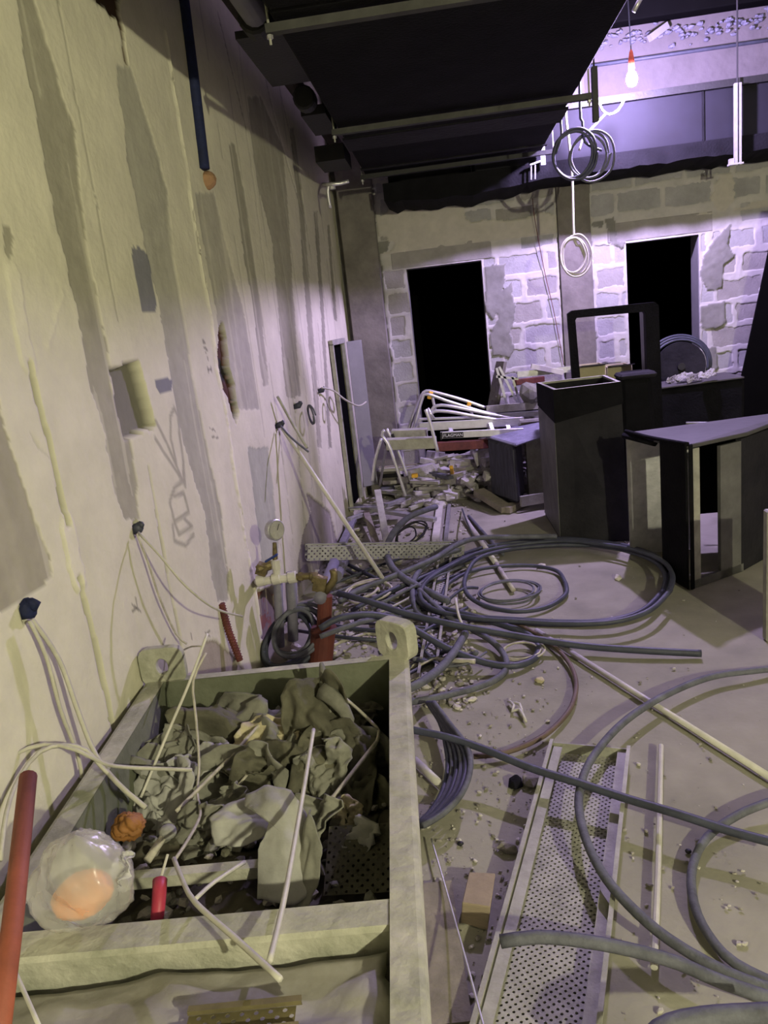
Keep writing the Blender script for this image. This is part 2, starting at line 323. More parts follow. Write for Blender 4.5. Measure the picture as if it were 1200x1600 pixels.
def wall_fn(S, Z):
    n1 = fbm(S*7, Z*3.5, 1); n2 = fbm(S*26, Z*26, 2, 3); n3 = fbm(S*1.3, Z*1.3, 4)
    sw = S+.014*n1+.008*n2; zw = Z+.014*fbm(S*7+9, Z*7, 6)+.008*n2
    off = .006*n3+.0016*n2+.002*n1
    col = CREAM*(1+.10*n3+.05*n1)[..., None]
    # darker blotches low down, fading out upwards
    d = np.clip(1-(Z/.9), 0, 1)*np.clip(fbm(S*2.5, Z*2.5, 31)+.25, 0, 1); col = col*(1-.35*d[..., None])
    # thin vertical board joints in the far part
    js = ((S+.02*n3) % .30); jm = (js < .007) & (S < 3.1); off = off-.003*jm; col[jm] *= .72
    for poly, c, dp in STR:
        m = inpoly(sw, zw, poly); k = (1+.16*fbm(S*16, Z*2.2, 8)+.10*n2)[..., None]
        col[m] = (c*k)[m]; off = off+dp*m
        st = m & (vnoise(S*34, Z*1.6, 12) > .80); col[st] = col[st]*.55+CREAM*.42
    rd = dline(sw, zw, RIDGE)
    # wall beyond the chase sits a little deeper
    rs = np.interp(Z, [p[1] for p in RIDGE][::-1], [p[0] for p in RIDGE][::-1])
    off = off-.016/(1+np.exp(np.clip((S-rs+.01)*160, -40, 40)))
    m = rd < .026+.014*fbm(S*12, Z*12, 14); off = off+.008*m; col[m] = CREAM*1.2
    m = (rd < .012) & (fbm(S*9, Z*5, 15) > .12); off = off-.03*m; col[m] = np.array([.16, .15, .10])
    for pts, wd, dp, k in LINES:
        m = dline(S+.003*n2, Z, pts) < wd; off = off+dp*m; col[m] *= k
    for g in GREYPATCH:
        m = inpoly(S+.003*n2, Z+.003*n2, g); col[m] = np.array([.175, .178, .185])
    m = inpoly(S+.01*n2, Z+.01*n2, RUST); col[m] = np.array([.05, .028, .01]); off = off-.012*m
    gm = np.zeros(S.shape)
    for g in GRAF: gm = np.maximum(gm, np.clip(1.5-dline(S+.002*n2, Z, g)/.009, 0, 1))
    col = col*(1-(gm*.42)[..., None])
    for g in MARKS: col[dline(S, Z, g) < .004] *= .45
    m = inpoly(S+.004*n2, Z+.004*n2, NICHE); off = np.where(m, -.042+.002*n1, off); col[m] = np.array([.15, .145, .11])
    m = inpoly(S+.006*n2, Z+.006*n2, SLOT); off = np.where(m, -.05+.008*n2, off); col[m] = np.where((fbm(S*14, Z*10, 17) > .05)[m][:, None], np.array([.06, .022, .012]), np.array([.012, .01, .008]))  # slot's dark depth put into the colour, over brick red
    for c in (SZ(40, 955), SZ(213, 826), SZ(437, 666), SZ(465, 636), SZ(502, 612)):
        m = np.hypot(S-c[0], (Z-c[1])) < .024; off = np.where(m, -.06, off); col[m] = np.array([.04, .035, .02])
    # broken-away bottom by the pipe manifold, brick behind
    m = inpoly(sw, zw, [SZ(*p) for p in ((404, 925), (430, 918), (446, 935), (452, 1000), (440, 1080), (416, 1080), (408, 990))])
    off = np.where(m, -.06+.012*n1, off); col[m] = np.where((fbm(S*8, Z*16, 19) > .1)[m][:, None], np.array([.26, .12, .08]), np.array([.24, .20, .16]))
    m = (S > CABN[0]) & (S < CABN[1]) & (Z < CABN[2]) & (Z > CABN[3]); off = np.where(m, -.03, off); col[m] = .004
    Xw = WP[0]+WU[0]*S+WN[0]*off; Yw = WP[1]+WU[1]*S+WN[1]*off
    return np.stack([Xw, Yw, Z], -1), np.clip(col, .003, 1)
ss = [-.05]
while ss[-1] < 6.2:
    yy = 7.05-ss[-1]; ss.append(ss[-1]+max(.0055, min(.02, .0032*yy)))
ss += list(np.arange(6.3, 10.4, .3))
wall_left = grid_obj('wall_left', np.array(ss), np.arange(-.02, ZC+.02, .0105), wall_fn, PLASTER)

# ---- back wall
YW = 7.05
DOORS = [(-.328, .327, 1.975), (1.55, 2.148, 1.972)]
COLS = [(-1.1, -.545), (.985, 1.262)]
BL = []; rnd = random.Random(4)
z = 0.0; r = 0
while z < 2.95:
    for x0, x1 in ((-.545, .985), (1.262, 4.6)):
        st = x0-(.21 if r % 2 else 0)+rnd.uniform(-.03, .03)
        x = st
        while x < x1:
            a, b = max(x, x0), min(x+.40, x1); segs = [(a, b)]
            for d0, d1, dh in DOORS:
                if z < dh-.05:
                    ns = []
                    for s0, s1 in segs:
                        if s1 <= d0 or s0 >= d1: ns.append((s0, s1))
                        else:
                            if s0 < d0: ns.append((s0, d0))
                            if s1 > d1: ns.append((d1, s1))
                    segs = ns
                elif z < dh+.16:
                    segs = [(s0, s1) for s0, s1 in segs if s1 < d0-.12 or s0 > d1+.12] if True else segs
            for s0, s1 in segs:
                if s1-s0 > .06: BL.append((s0+.006, s1-.006, z+.008, z+.192))
            x += .40
    z += .2; r += 1
LINT = [(-.45, .42, 1.985, 2.15), (1.40, 2.26, 1.985, 2.14)]
SMEAR = [[tuple(Q(x, y, YW)[i] for i in (0, 2)) for x, y in pl] for pl in (
    [(772, 470), (800, 440), (805, 480), (798, 520), (803, 545), (796, 560), (770, 555), (765, 520), (778, 500)], [(1100, 400), (1118, 372), (1140, 350), (1138, 380), (1146, 402), (1130, 415), (1128, 450), (1105, 455), (1092, 430)],
    [(1095, 478), (1130, 470), (1135, 505), (1120, 515), (1095, 512)], [(1097, 545), (1118, 540), (1122, 575), (1100, 590)], [(945, 345), (958, 340), (965, 375), (978, 380), (972, 388), (955, 380)], [(758, 415), (790, 412), (785, 470), (770, 500), (760, 490)],
    [(575, 380), (610, 378), (605, 398), (575, 400)], [(925, 345), (945, 345), (942, 355), (925, 352)])]
def back_fn(X, Z):
    n1 = fbm(X*9, Z*9, 41); n2 = fbm(X*30, Z*30, 43, 3)
    d = np.full(X.shape, -1.)
    xw = X+.02*n1+.008*n2; zw = Z+.02*fbm(X*9+4, Z*9, 47)+.008*n2
    for a, b, c, e in BL+LINT:
        dd = np.minimum(np.minimum(xw-a, b-xw), np.minimum(zw-c, e-zw)); d = np.maximum(d, dd)
    th = .012+.022*np.clip(fbm(X*3, Z*3, 51)+.35, 0, 1)
    fr = 1/(1+np.exp(np.clip((d-th)*900, -40, 40)))                 # 1 on mortar, 0 inside a block
    off = -.014+fr*(.019+.004*n2)
    col = np.array([.44, .43, .40])*(1+.12*n1+.08*n2)[..., None]
    m = np.zeros(X.shape, bool)
    for x0, x1 in COLS: m |= (X+.02*n1 > x0) & (X+.02*n1 < x1)
    top = (Z > 3.0)  # upper wall coloured darker to offset the strong bulb light there
    m |= top
    off = np.where(m, -.004+.006*n1+.003*n2, off); col[m] = (np.array([.20, .19, .175])*(1+.2*n1+.2*n2)[..., None])[m]; col[top] = (np.array([.11, .10, .10])*(1+.1*n1)[..., None])[top]
    for s in SMEAR:
        m = inpoly(xw, zw, s); off = np.where(m, .014+.01*n1, off); col[m] = (np.array([.19, .19, .165])*(1+.2*n2)[..., None])[m]
    # trowelled mortar over the wall above the doors
    m = (Z > 2.12) & (Z < 2.98) & (fbm(X*3, Z*5, 61) > .12); m &= ~((X < -.545) | ((X > .985) & (X < 1.262)))
    off = np.where(m, .012+.006*n1, off); col[m] = (np.array([.45, .43, .37])*(1+.1*n2)[..., None])[m]
    return np.stack([X, YW-off, Z], -1), np.clip(col, .01, 1)
def back_keep(cx, cz):
    k = np.ones(cx.shape, bool)
    for a, b, h in DOORS: k &= ~((cx > a) & (cx < b) & (cz < h))
    return k
xs = np.unique(np.round(np.concatenate([np.arange(-1.0, 2.9, .011), np.arange(2.9, 4.7, .05), [v for d in DOORS for v in d[:2]]]), 4)); zs = np.unique(np.round(np.concatenate([np.arange(0, 3.4, .011), [DOORS[0][2]], [3.4, 3.76]]), 4))
wall_back = grid_obj('wall_back', xs, zs, back_fn, PLASTER, keep=back_keep)
rnd = random.Random(8)
for a, b, c, e in BL:
    if a > 3.1: continue
    mb = MB().box(((a+b)/2, YW+.05+rnd.uniform(-.003, .004), (c+e)/2), (b-a, .1, e-c), rz=rnd.uniform(-.008, .008))
    build('concrete_block', mb, BLOCK if rnd.random() < .75 else BLOCK2, wall_back, bevel=.004)
for a, b, c, e in LINT: build('lintel', MB().box(((a+b)/2, YW+.09, (c+e)/2), (b-a, .2, e-c)), BLOCK2, wall_back, bevel=.004)
mb = MB()
for a, b, h in DOORS:
    mb.box((a-.02, YW+.12, h/2), (.04, .2, h)).box((b+.02, YW+.12, h/2), (.04, .2, h)).box(((a+b)/2, YW+.12, h+.02), (b-a+.08, .2, .04))
build('door_reveal', mb, GREYP, wall_back)
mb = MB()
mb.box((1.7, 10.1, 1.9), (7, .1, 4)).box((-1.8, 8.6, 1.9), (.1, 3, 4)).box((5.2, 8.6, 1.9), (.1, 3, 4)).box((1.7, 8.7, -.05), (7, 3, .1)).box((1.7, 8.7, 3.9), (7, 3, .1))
build('wall_far', mb, VOID, kind='structure')  # room shell coloured black so the doorways stay dark
# corner column of rough concrete, and beam under the ceiling
build('trim_1', MB().box((-.70, 6.985, ZC/2), (.30, .10, ZC)), CONC, kind='structure', bevel=.006)
build('trim_2', MB().box((1.124, 7.03, ZC/2), (.27, .03, ZC)), CONC, kind='structure', bevel=.004)
zt3 = Q(1100, 15, 6.9)[2]; build('trim_3', MB().box((2.0, 6.96, (zt3+ZC)/2), (6, .16, ZC-zt3)), VOID, kind='structure', bevel=.01)

# ================================================================== LARGE OBJECTS
def tube_thing(name, pts, r, mt, label, cat, group=None, n=8, smooth=True, step=.03):
    mb = MB().tube(pts, r, n, smooth=smooth, step=step)
    return build(name, mb, mt, None, label, cat, group, smooth=True)
# --- ceiling ducts
DB = 2.65
t = thing('ventilation_duct', 'huge black insulated ventilation duct hung along the ceiling beside the pale wall', 'duct', (.13, 3, DB))
mb = MB()
for y0, y1 in ((-3.0, 1.2), (1.21, 3.0), (3.01, 4.9), (4.91, 6.46)): mb.box((.133, (y0+y1)/2, DB+.32), (1.334, y1-y0, .64))
part('duct_body', mb, FOAM, t, bevel=.012)
part('seam_band', MB().box((.133, 5.2, DB-.003), (1.345, .34, .012)).box((.133, 6.05, DB-.003), (1.345, .05, .012)), FOAMG, t)
t = thing('cross_duct', 'black duct with a violet-lit side running above the two doorways', 'duct', (2.2, 6.7, 2.5))
zd = Q(1000, 150, 6.47)[2]; mb = MB().box((2.4, 6.74, (2.5+zd)/2), (4.2, .50, zd-2.5)); part('duct_body', mb, DUCTS, t, bevel=.012)
mb = MB().box((-.05, 6.74, (2.49+zd)/2), (.66, .50, zd-2.49)); part('duct_end', mb, FOAM, t, bevel=.1)
mb = MB(); rnd = random.Random(2)
prev = None
for i in range(56):    # sagging ragged underside lining
    x = -.42+i*.07; zz = 2.50-.045*math.exp(-((x-.1)/.5)**2)+rnd.uniform(-.012, .012) if x < 3 else 2.5
    zz = min(zz, 2.515)-.02
    cur = [(x, 6.47, zz), (x, 7.0, zz-.01+rnd.uniform(-.01, .01)), (x, 7.0, 2.6), (x, 6.47, 2.6)]
    if prev: mb.add(prev+cur, [(0, 1, 5, 4), (1, 2, 6, 5), (2, 3, 7, 6), (3, 0, 4, 7)])
    prev = cur
part('lining', mb, FOAM, t)
part('seam', MB().box((2.02, 6.486, (2.5+zd)/2), (.015, .012, zd-2.52)), FOAM, t)
part('top_flange', MB().box((2.4, 6.47, zd), (4.2, .05, .05)), BLACK, t)
# hangers under the big duct
for i, (ya, za, lab) in enumerate(((3.08, DB-.03, 'grey hanger rail across the big black duct nearest the camera'), (4.72, DB-.03, 'grey hanger rail crossing the middle of the big black duct'), (6.2, DB-.03, 'thin hanger rail under the far end of the big black duct'))):
    t = thing('duct_hanger', lab, 'hanger', (.13, ya, za), 'hanger rails under the big duct')
    part('rail', MB().box((.16, ya, za), (1.44, .04, .03)), RAIL if i < 2 else BLACK, t)
    for sx in (-.55, .87):
        part('threaded_rod', MB().tube([(sx, ya, za-.05), (sx, ya, ZC)], .005, 6), GALVD, t); part('nut', MB().lathe([(.012, 0), (.012, .012)], (sx, ya, za-.03), 6), GALV, t)
t = thing('channel_bracket', 'dark vertical channel beside the big duct next to the lit bulb', 'bracket', tuple(Q(930, 150, 4.9)))
a = Q(931, 190, 4.9); b = Q(928, 105, 4.9); part('channel', MB().bar(a, b, .045, .03), BLACK, t); part('rod', MB().tube([b, (b[0], b[1], ZC)], .005, 6), BLACK, t)
t = thing('strut_hanger', 'pale galvanised strut hanging in front of the violet-lit duct side', 'hanger', tuple(Q(1155, 255, 6.4)))
a = Q(1152, 258, 6.42); b = Q(1152, 130, 6.42)
part('channel', MB().box(((a[0]+b[0])/2-.012, 6.42, (a[2]+b[2])/2), (.02, .03, b[2]-a[2])).box(((a[0]+b[0])/2+.018, 6.42, (a[2]+b[2])/2), (.016, .03, b[2]-a[2])), GALV, t)
part('rod', MB().tube([(b[0], 6.42, b[2]), (b[0], 6.42, ZC)], .006, 6), BLACK, t); part('foot_plate', MB().box((a[0]-.01, 6.43, a[2]+.01), (.1, .06, .012)).box((a[0]-.04, 6.43, a[2]+.03), (.03, .04, .04)), GALV, t)
t = thing('strut_hanger', 'short pale bracket hanging at the corner where the two ducts meet', 'hanger', tuple(Q(837, 260, 6.42)))
a = Q(849, 258, 6.42); b = Q(849, 228, 6.42); part('channel', MB().box((a[0], 6.42, (a[2]+b[2])/2), (.035, .02, b[2]-a[2])), GALV, t)
a = Q(836, 280, 6.42); b = Q(836, 255, 6.42); part('rod', MB().tube([a, b], .006, 6), GALV, t); part('rod', MB().tube([a-Vector((.03, 0, 0)), b-Vector((.03, 0, 0))], .006, 6), GALV, t); part('plate', MB().bar(Q(828, 258, 6.42), Q(850, 250, 6.42), .03, .012), GALV, t)
# pipe and junk between the big duct and the wall
tube_thing('drain_pipe', [(-.66, 1.4, 2.80), (-.655, 3.4, 2.80)], .055, GREYP, 'grey round pipe running beside the big black duct up by the wall', 'pipe', smooth=False, n=14)
t = thing('pipe_clamp_bracket', 'dark bracket and pipe fittings between the big duct and the wall', 'bracket', (-.68, 4.4, 2.7))
[part('plate', MB().box(c_, d_), BLACK, t) for c_, d_ in (((-.68, 3.9, 2.78), (.20, .7, .03)), ((-.66, 5.0, 2.76), (.14, .5, .05)), ((-.70, 5.8, 2.70), (.2, .4, .10)))]
part('collar', MB().lathe([(.06, 0), (.07, .01), (.07, .1), (.06, .11)], (-.665, 3.42, 2.8), 14, axis=(0, 1, 0)), BLACK, t, smooth=False)
part('collar', MB().lathe([(.05, 0), (.06, .01), (.06, .09), (.05, .1)], (-.65, 4.4, 2.74), 14, axis=(0, 1, 0)), BLACK, t)
tube_thing('wall_pipe', [(-.86, 1.2, 2.98), (-.80, 3, 2.98), (-.76, 6.7, 2.95)], .05, mat('dark_brown_pipe', (.03, .02, .017), .8), 'dark brown pipe high in the gap between duct and wall', 'pipe', smooth=False, n=12)
t = thing('pipe_fitting', 'shiny metal pipe elbow at the end of the gap beside the duct', 'fitting', tuple(Q(520, 292, 6.1)))
part('elbow', MB().tube([W(505, 288, -.01), Q(512, 288, 6.1), Q(530, 287, 6.1), Q(545, 283, 6.1)], .014, 8), ALU, t, smooth=True); part('drop', MB().tube([Q(514, 288, 6.1), Q(512, 300, 6.1), Q(516, 325, 6.1)], .012, 8), ALU, t, smooth=True)
part('nut', MB().lathe([(.022, 0), (.022, .03)], tuple(Q(520, 296, 6.1)), 6), ALU, t)
# ceiling slot lumps of plaster, conduit, foam
mb = MB(); rnd = random.Random(5)
for i in range(220):
    x = rnd.uniform(.9, 3.4); c_ = Q(1080, 47, 7.04); mb.rock((x, 7.03+rnd.uniform(0, .02), c_[2]+rnd.gauss(0, .035)+.02*math.sin(x*5)), rnd.uniform(.012, .032), rnd, flat=.6)
build('plaster_lumps', mb, LUMP, None, 'ragged line of pale plaster lumps along the wall top above the bulb', 'plaster', kind='stuff')
tube_thing('conduit', [(.85, 7.0, Q(1000, 92, 7.0)[2]), (3.6, 7.0, Q(1000, 92, 7.0)[2])], .014, CAB, 'thin dark conduit running along the wall top above the cross duct', 'conduit', smooth=False)
build('ceiling_lath', MB().bar(Q(1015, 60, 6.95), Q(1042, 40, 7.0), .05, .05), GREYP, None, 'short pale lath stub at the plaster line above the bulb', 'lath')
tube_thing('metal_tube', [Q(990, 18, 4.7), Q(1003, -6, 4.7)], .012, ALU, 'bright tube end standing for a small highlight behind the big duct at the top edge', 'tube', smooth=False)  # bright tube added for a small lit highlight
# --- the hanging bulb
bx = Vector(BULB)
t = thing('hanging_bulb', 'lit bare bulb on an orange-red holder hanging below the ceiling', 'lamp', tuple(bx))
part('bulb', MB().lathe([(.004, -.052), (.024, -.045), (.036, -.02), (.037, .0), (.03, .025), (.017, .045), (.014, .055)], bx, 14), LITB, t, smooth=True)
part('holder', MB().lathe([(.018, .05), (.022, .06), (.02, .11), (.012, .16), (.005, .175)], bx, 12), ORNG, t, smooth=True)
part('cord', MB().tube([bx+Vector((0, 0, .17)), bx+Vector((-.01, -.02, .35)), (bx[0]-.02, bx[1], ZC)], .004, 6), CAB, t)
bx = Vector(LAMP)
t = thing('work_lamp', 'warm bare bulb hanging behind the camera', 'lamp', tuple(bx))
part('bulb', MB().lathe([(.004, -.052), (.024, -.045), (.036, -.02), (.037, .0), (.03, .025), (.017, .045), (.014, .055)], bx, 14), LITW, t, smooth=True)
part('cord', MB().tube([bx+Vector((0, 0, .05)), (bx[0]-.02, bx[1], ZC)], .004, 6), CAB, t)
tube_thing('white_cable', [Q(975, 156, 6.1), Q(966, 172, 6.1), Q(952, 179, 6.1), Q(941, 172, 6.1), Q(936, 160, 6.1)], .009, CABW, 'white cable looping down just below the lit bulb', 'cable')
tube_thing('white_cable', [Q(948, 176, 6.1), Q(930, 195, 6.1), Q(912, 214, 6.1), Q(905, 235, 6.1)], .008, CABW, 'white cable slanting from below the bulb towards the black coils', 'cable')
tube_thing('white_cable', [(.98, 6.15, 3.76), (1.0, 6.15, 3.3), Q(884, 172, 6.15), Q(889, 220, 6.15), Q(894, 280, 6.15), Q(897, 374, 6.15), Q(906, 384, 6.15), Q(914, 402, 6.15)], .010, CABW, 'straight white cable dropping in front of the pillar to a small coil', 'cable')
def coil(name, c, r, turns, rad, mt, label, cat, group=None, seed=0, tilt=(1, 0, 0), up=(0, 0, 1), asp=1.0, jit=.06):
    rr = random.Random(seed); c = Vector(c); A = Vector(tilt).normalized(); B = Vector(up).normalized(); Nn = A.cross(B); pts = []
    for k in range(turns*10+1):
        a = 2*math.pi*k/10; q = r*(1+jit*math.sin(a*.37+seed)+rr.uniform(-jit, jit)*.3)
        pts.append(c+A*math.cos(a)*q*asp+B*math.sin(a)*q+Nn*(rad*1.3*math.sin(k*.7)+k*rad*.04)+A*jit*r*math.sin(k*.21+seed))
    return tube_thing(name, pts, rad, mt, label, cat, group, n=6, step=.02)
coil('coiled_cable', Q(898, 400, 6.15), .135, 5, .007, CABW, 'small coil of white cable hanging on the pillar between doorways', 'cable', seed=3, asp=.72, jit=.12)
coil('coiled_cable', Q(897, 242, 5.7), .150, 3, .009, CAB, 'left coil of black cable hanging in front of the violet duct side', 'cable', seed=1, asp=.9, jit=.07)
coil('coiled_cable', Q(922, 244, 5.74), .145, 3, .008, CABG, 'right looser coil of grey cable hanging in front of the violet duct side', 'cable', seed=6, asp=.9, jit=.12)
tube_thing('black_cable', [(.86, 5.7, 3.75), Q(874, 150, 5.7), Q(876, 188, 5.7), Q(877, 215, 5.7), Q(868, 240, 5.7)], .009, CAB, 'left of two short black cables dropping to the coils', 'cable')
tube_thing('black_cable', [(1.03, 5.72, 3.75), Q(906, 160, 5.72), Q(910, 190, 5.72), Q(914, 222, 5.72), Q(940, 235, 5.74)], .009, CAB, 'right of two short black cables dropping to the coils', 'cable')
tube_thing('red_wire', [Q(832, 310, 6.97), Q(836, 345, 6.97), Q(850, 420, 7.02), Q(866, 490, 7.02), Q(881, 570, 7.02)], .003, REDP, 'thin dull red wire trailing down the block wall between the doorways', 'wire')

# ================================================================== DUCT SECTIONS ON THE FLOOR
def hexring(mb, outer0, inner0, outer1, inner1, mi=0):     # frame between two rings of n points, at two depths
    n = len(outer0); vs = list(outer0)+list(inner0)+list(outer1)+list(inner1); f = []
    for k in range(n):
        j = (k+1) % n
        f += [(k, j, n+j, n+k), (2*n+j, 2*n+k, 3*n+k, 3*n+j), (j, k, 2*n+k, 2*n+j), (n+k, n+j, 3*n+j, 3*n+k)]
    return mb.add(vs, f, mi)
def rect(c, ax, ay, w, h): return [c-ax*w/2-ay*h/2, c+ax*w/2-ay*h/2, c+ax*w/2+ay*h/2, c-ax*w/2+ay*h/2]
X_, Y_, Z_ = Vector((1, 0, 0)), Vector((0, 1, 0)), Vector((0, 0, 1))
SCR = []
# A: tall open-topped box
t = thing('duct_section', 'tall upright duct piece with open top and black taped band', 'duct', (.84, 5.3, 0), 'black insulated duct pieces on the floor')
bot = [Vector(v) for v in ((.62, 5.03, .0), (1.045, 4.92, .0), (1.07, 5.42, 0), (.60, 5.75, .0))]
top = [Vector(v) for v in ((.628, 5.03, 1.012), (1.045, 5.03, 1.02), (1.05, 5.56, 1.02), (.585, 5.60, 1.012))]
def inset(q, k):
    c = sum(q, Vector())/4; return [p+(c-p).normalized()*k for p in q]
ti = inset(top, .03); bi = inset(bot, .03)
mb = MB(); mb.add(bot+top+bi+ti, [(0, 1, 5, 4), (1, 2, 6, 5), (2, 3, 7, 6), (3, 0, 4, 7), (4, 5, 13, 12), (5, 6, 14, 13), (6, 7, 15, 14), (7, 4, 12, 15), (9, 8, 12, 13), (10, 9, 13, 14), (11, 10, 14, 15), (8, 11, 15, 12)])
part('duct_body', mb, FOAMG, t)
mb = MB().add([bot[0]+Vector((-.004, .01, .02)), bot[3]+Vector((-.004, -.01, .02)), bot[3].lerp(top[3], .83)+Vector((-.004, -.01, 0)), bot[0].lerp(top[0], .83)+Vector((-.004, .01, 0))], [(0, 1, 2, 3)]); part('scuffed_side', mb, DUCTM, t, solid=.003)
lo = [bot[i].lerp(top[i], .84) for i in range(4)]; c = sum(lo, Vector())/4
b0 = [p+(p-c).normalized()*.008 for p in lo]; b1 = [p+(p-c).normalized()*.008 for p in top]; b0[1].z -= -.03; b0[0].z -= .05
mb = MB(); mb.add(b0+b1, [(0, 1, 5, 4), (1, 2, 6, 5), (2, 3, 7, 6), (3, 0, 4, 7)]); part('tape_band', mb, FOAM, t, solid=.004)
mb = MB(); hexring(mb, [p+Z_*.004 for p in top], [p+Z_*.004 for p in ti], [p-Z_*.01 for p in top], [p-Z_*.01 for p in ti]); part('rim', mb, GALVD, t)
# B: upright ring seen through
t = thing('duct_section', 'duct piece standing as a tall open frame behind the taped box', 'duct', (1.19, 5.9, 0), 'black insulated duct pieces on the floor')
a0, a1 = Q(885, 492, 5.9), Q(1031, 480, 5.9)
ol = [Vector((.90, 5.9, 0)), Vector((1.53, 5.9, 0)), Vector((1.515, 5.9, 1.45)), Vector((1.49, 5.9, 1.475)), Vector((.90, 5.9, 1.48)), Vector((.865, 5.9, 1.46))]
il = [Vector((.95, 5.9, .55)), Vector((1.42, 5.9, .55)), Vector((1.42, 5.9, 1.40)), Vector((1.41, 5.9, 1.415)), Vector((.93, 5.9, 1.425)), Vector((.92, 5.9, 1.41))]
dv = Vector((.04, .42, 0)); mb = MB()
k = [0, 1, 2, 3, 4, 5]
# thin side walls with real depth
o1 = [p+dv*.28 for p in ol]; i1 = [p+dv*.28 for p in il]
mb = MB(); hexring(mb, ol, [Vector((p.x if p.x > 1.2 else p.x, p.y, p.z)) for p in il], o1, i1); part('frame', mb, FOAM, t)
mb = MB().add([Vector((1.49, 5.91, .0)), Vector((1.49, 6.3, .0)), Vector((1.47, 6.3, 1.42)), Vector((1.47, 5.91, 1.42)), Vector((1.515, 5.91, .0)), Vector((1.515, 6.3, .0)), Vector((1.50, 6.3, 1.44)), Vector((1.50, 5.91, 1.44))], [(0, 1, 2, 3), (7, 6, 5, 4), (0, 3, 7, 4), (1, 5, 6, 2), (3, 2, 6, 7)])
part('side_wall', mb, DUCTM, t)
mb = MB().hexa([Vector(v) for v in ((1.16, 5.66, 0), (1.44, 5.66, 0), (1.46, 5.88, 0), (1.16, 5.88, 0), (1.17, 5.66, .97), (1.40, 5.66, .97), (1.40, 5.88, 1.02), (1.18, 5.88, 1.02))])
t = thing('duct_section', 'dark rounded duct piece standing in front of the tall open frame', 'duct', (1.3, 5.77, 0), 'black insulated duct pieces on the floor')
part('duct_body', mb, FOAM, t, bevel=.04); part('cap', MB().box((1.30, 5.755, .985), (.26, .22, .04)), FOAMG, t, bevel=.015)
# C: long box behind right
t = thing('duct_section', 'low black duct box behind, plastic scraps heaped on its top', 'duct', (1.9, 6.5, 0), 'black insulated duct pieces on the floor')
mb = MB().hexa([Vector(v) for v in ((1.50, 6.25, 0), (2.16, 6.05, 0), (2.2, 6.56, 0), (1.6, 6.64, 0), (1.52, 6.25, .80), (2.17, 6.05, .845), (2.2, 6.56, .84), (1.62, 6.64, .80))])
part('duct_body', mb, FOAM, t, bevel=.02); part('top_sheet', MB().hexa([Vector(v) for v in ((1.52, 6.24, .803), (2.16, 6.04, .847), (2.19, 6.55, .843), (1.62, 6.64, .803), (1.52, 6.24, .812), (2.16, 6.04, .856), (2.19, 6.55, .852), (1.62, 6.64, .812))]), DUCTF, t)
# D: near one with openings
t = thing('duct_section', 'nearest duct piece, a box cut open on two sides showing bright metal inside', 'duct', (1.3, 4.3, 0), 'black insulated duct pieces on the floor')
h = .775; A, B, C, D = [Vector(v) for v in ((1.145, 3.975, 0), (1.50, 4.20, 0), (1.98, 4.66, 0), (.985, 4.64, 0))]
def wallseg(mb, a, b, z0, z1, th, mi=0):
    d = (b-a).normalized(); n = Vector((-d.y, d.x, 0))*th
    return mb.hexa([a+Z_*z0, b+Z_*z0, b+n+Z_*z0, a+n+Z_*z0, a+Z_*z1, b+Z_*z1, b+n+Z_*z1, a+n+Z_*z1], mi)
mb = MB(); col = []
for k in range(7):
    q = k/6*math.pi/2; col.append(Vector((1.078+.0*k, 0, 0)))
a2 = A+(D-A).normalized()*.27
wallseg(mb, a2, A, 0, h+.01, -.012); wallseg(mb, A, A+(B-A).normalized()*.03, 0, h+.01, -.012)
part('corner_column', mb, FOAM, t, bevel=.006)
mb = MB(); wallseg(mb, A+(B-A).normalized()*.028, A+(B-A).normalized()*.085, 0, h-.02, .014); part('cut_edge', mb, GALVD, t)
ab = (B-A).normalized(); L = (B-A).length
mb = MB(); wallseg(mb, A+ab*.24, A+ab*(L-.02), 0, h-.04, .02); part('side_strip', mb, DUCTM, t)
mb = MB(); wallseg(mb, A, B, 0, .045, .02); part('bottom_strip', mb, DUCTM, t)
mb = MB(); wallseg(mb, B-ab*.02, C, 0, h-.03, .03); part('outer_side', mb, FOAMG, t)
mb = MB(); wallseg(mb, D, D.lerp(C, .36), 0, h-.03, .015); part('inner_sheet', mb, GALV, t)
mb = MB(); wallseg(mb, D.lerp(C, .36), C, .22, h-.03, .015); part('inner_lining', mb, FOAM, t)
tp = [D+Z_*(h-.035)-X_*.01, A+Z_*(h-.015), B+X_*.02+Z_*(h-.02), C+X_*.05+Z_*(h-.0)]
mb = MB().hexa([tp[1], tp[2], tp[3], tp[0]]+[p+Z_*.022 for p in (tp[1], tp[2], tp[3], tp[0])]); part('top_sheet', mb, DUCTF, t, bevel=.004)
mb = MB().tube([D+Z_*(h-.005), D.lerp(A, .5)+Z_*(h+.003)+X_*(-.02), A+Z_*(h+.012)], .012, 6).tube([D+Z_*(h-.03)-X_*.01, D.lerp(A, .5)+Z_*(h-.03)], .02, 6); part('edge_lip', mb, FOAM, t, smooth=True)
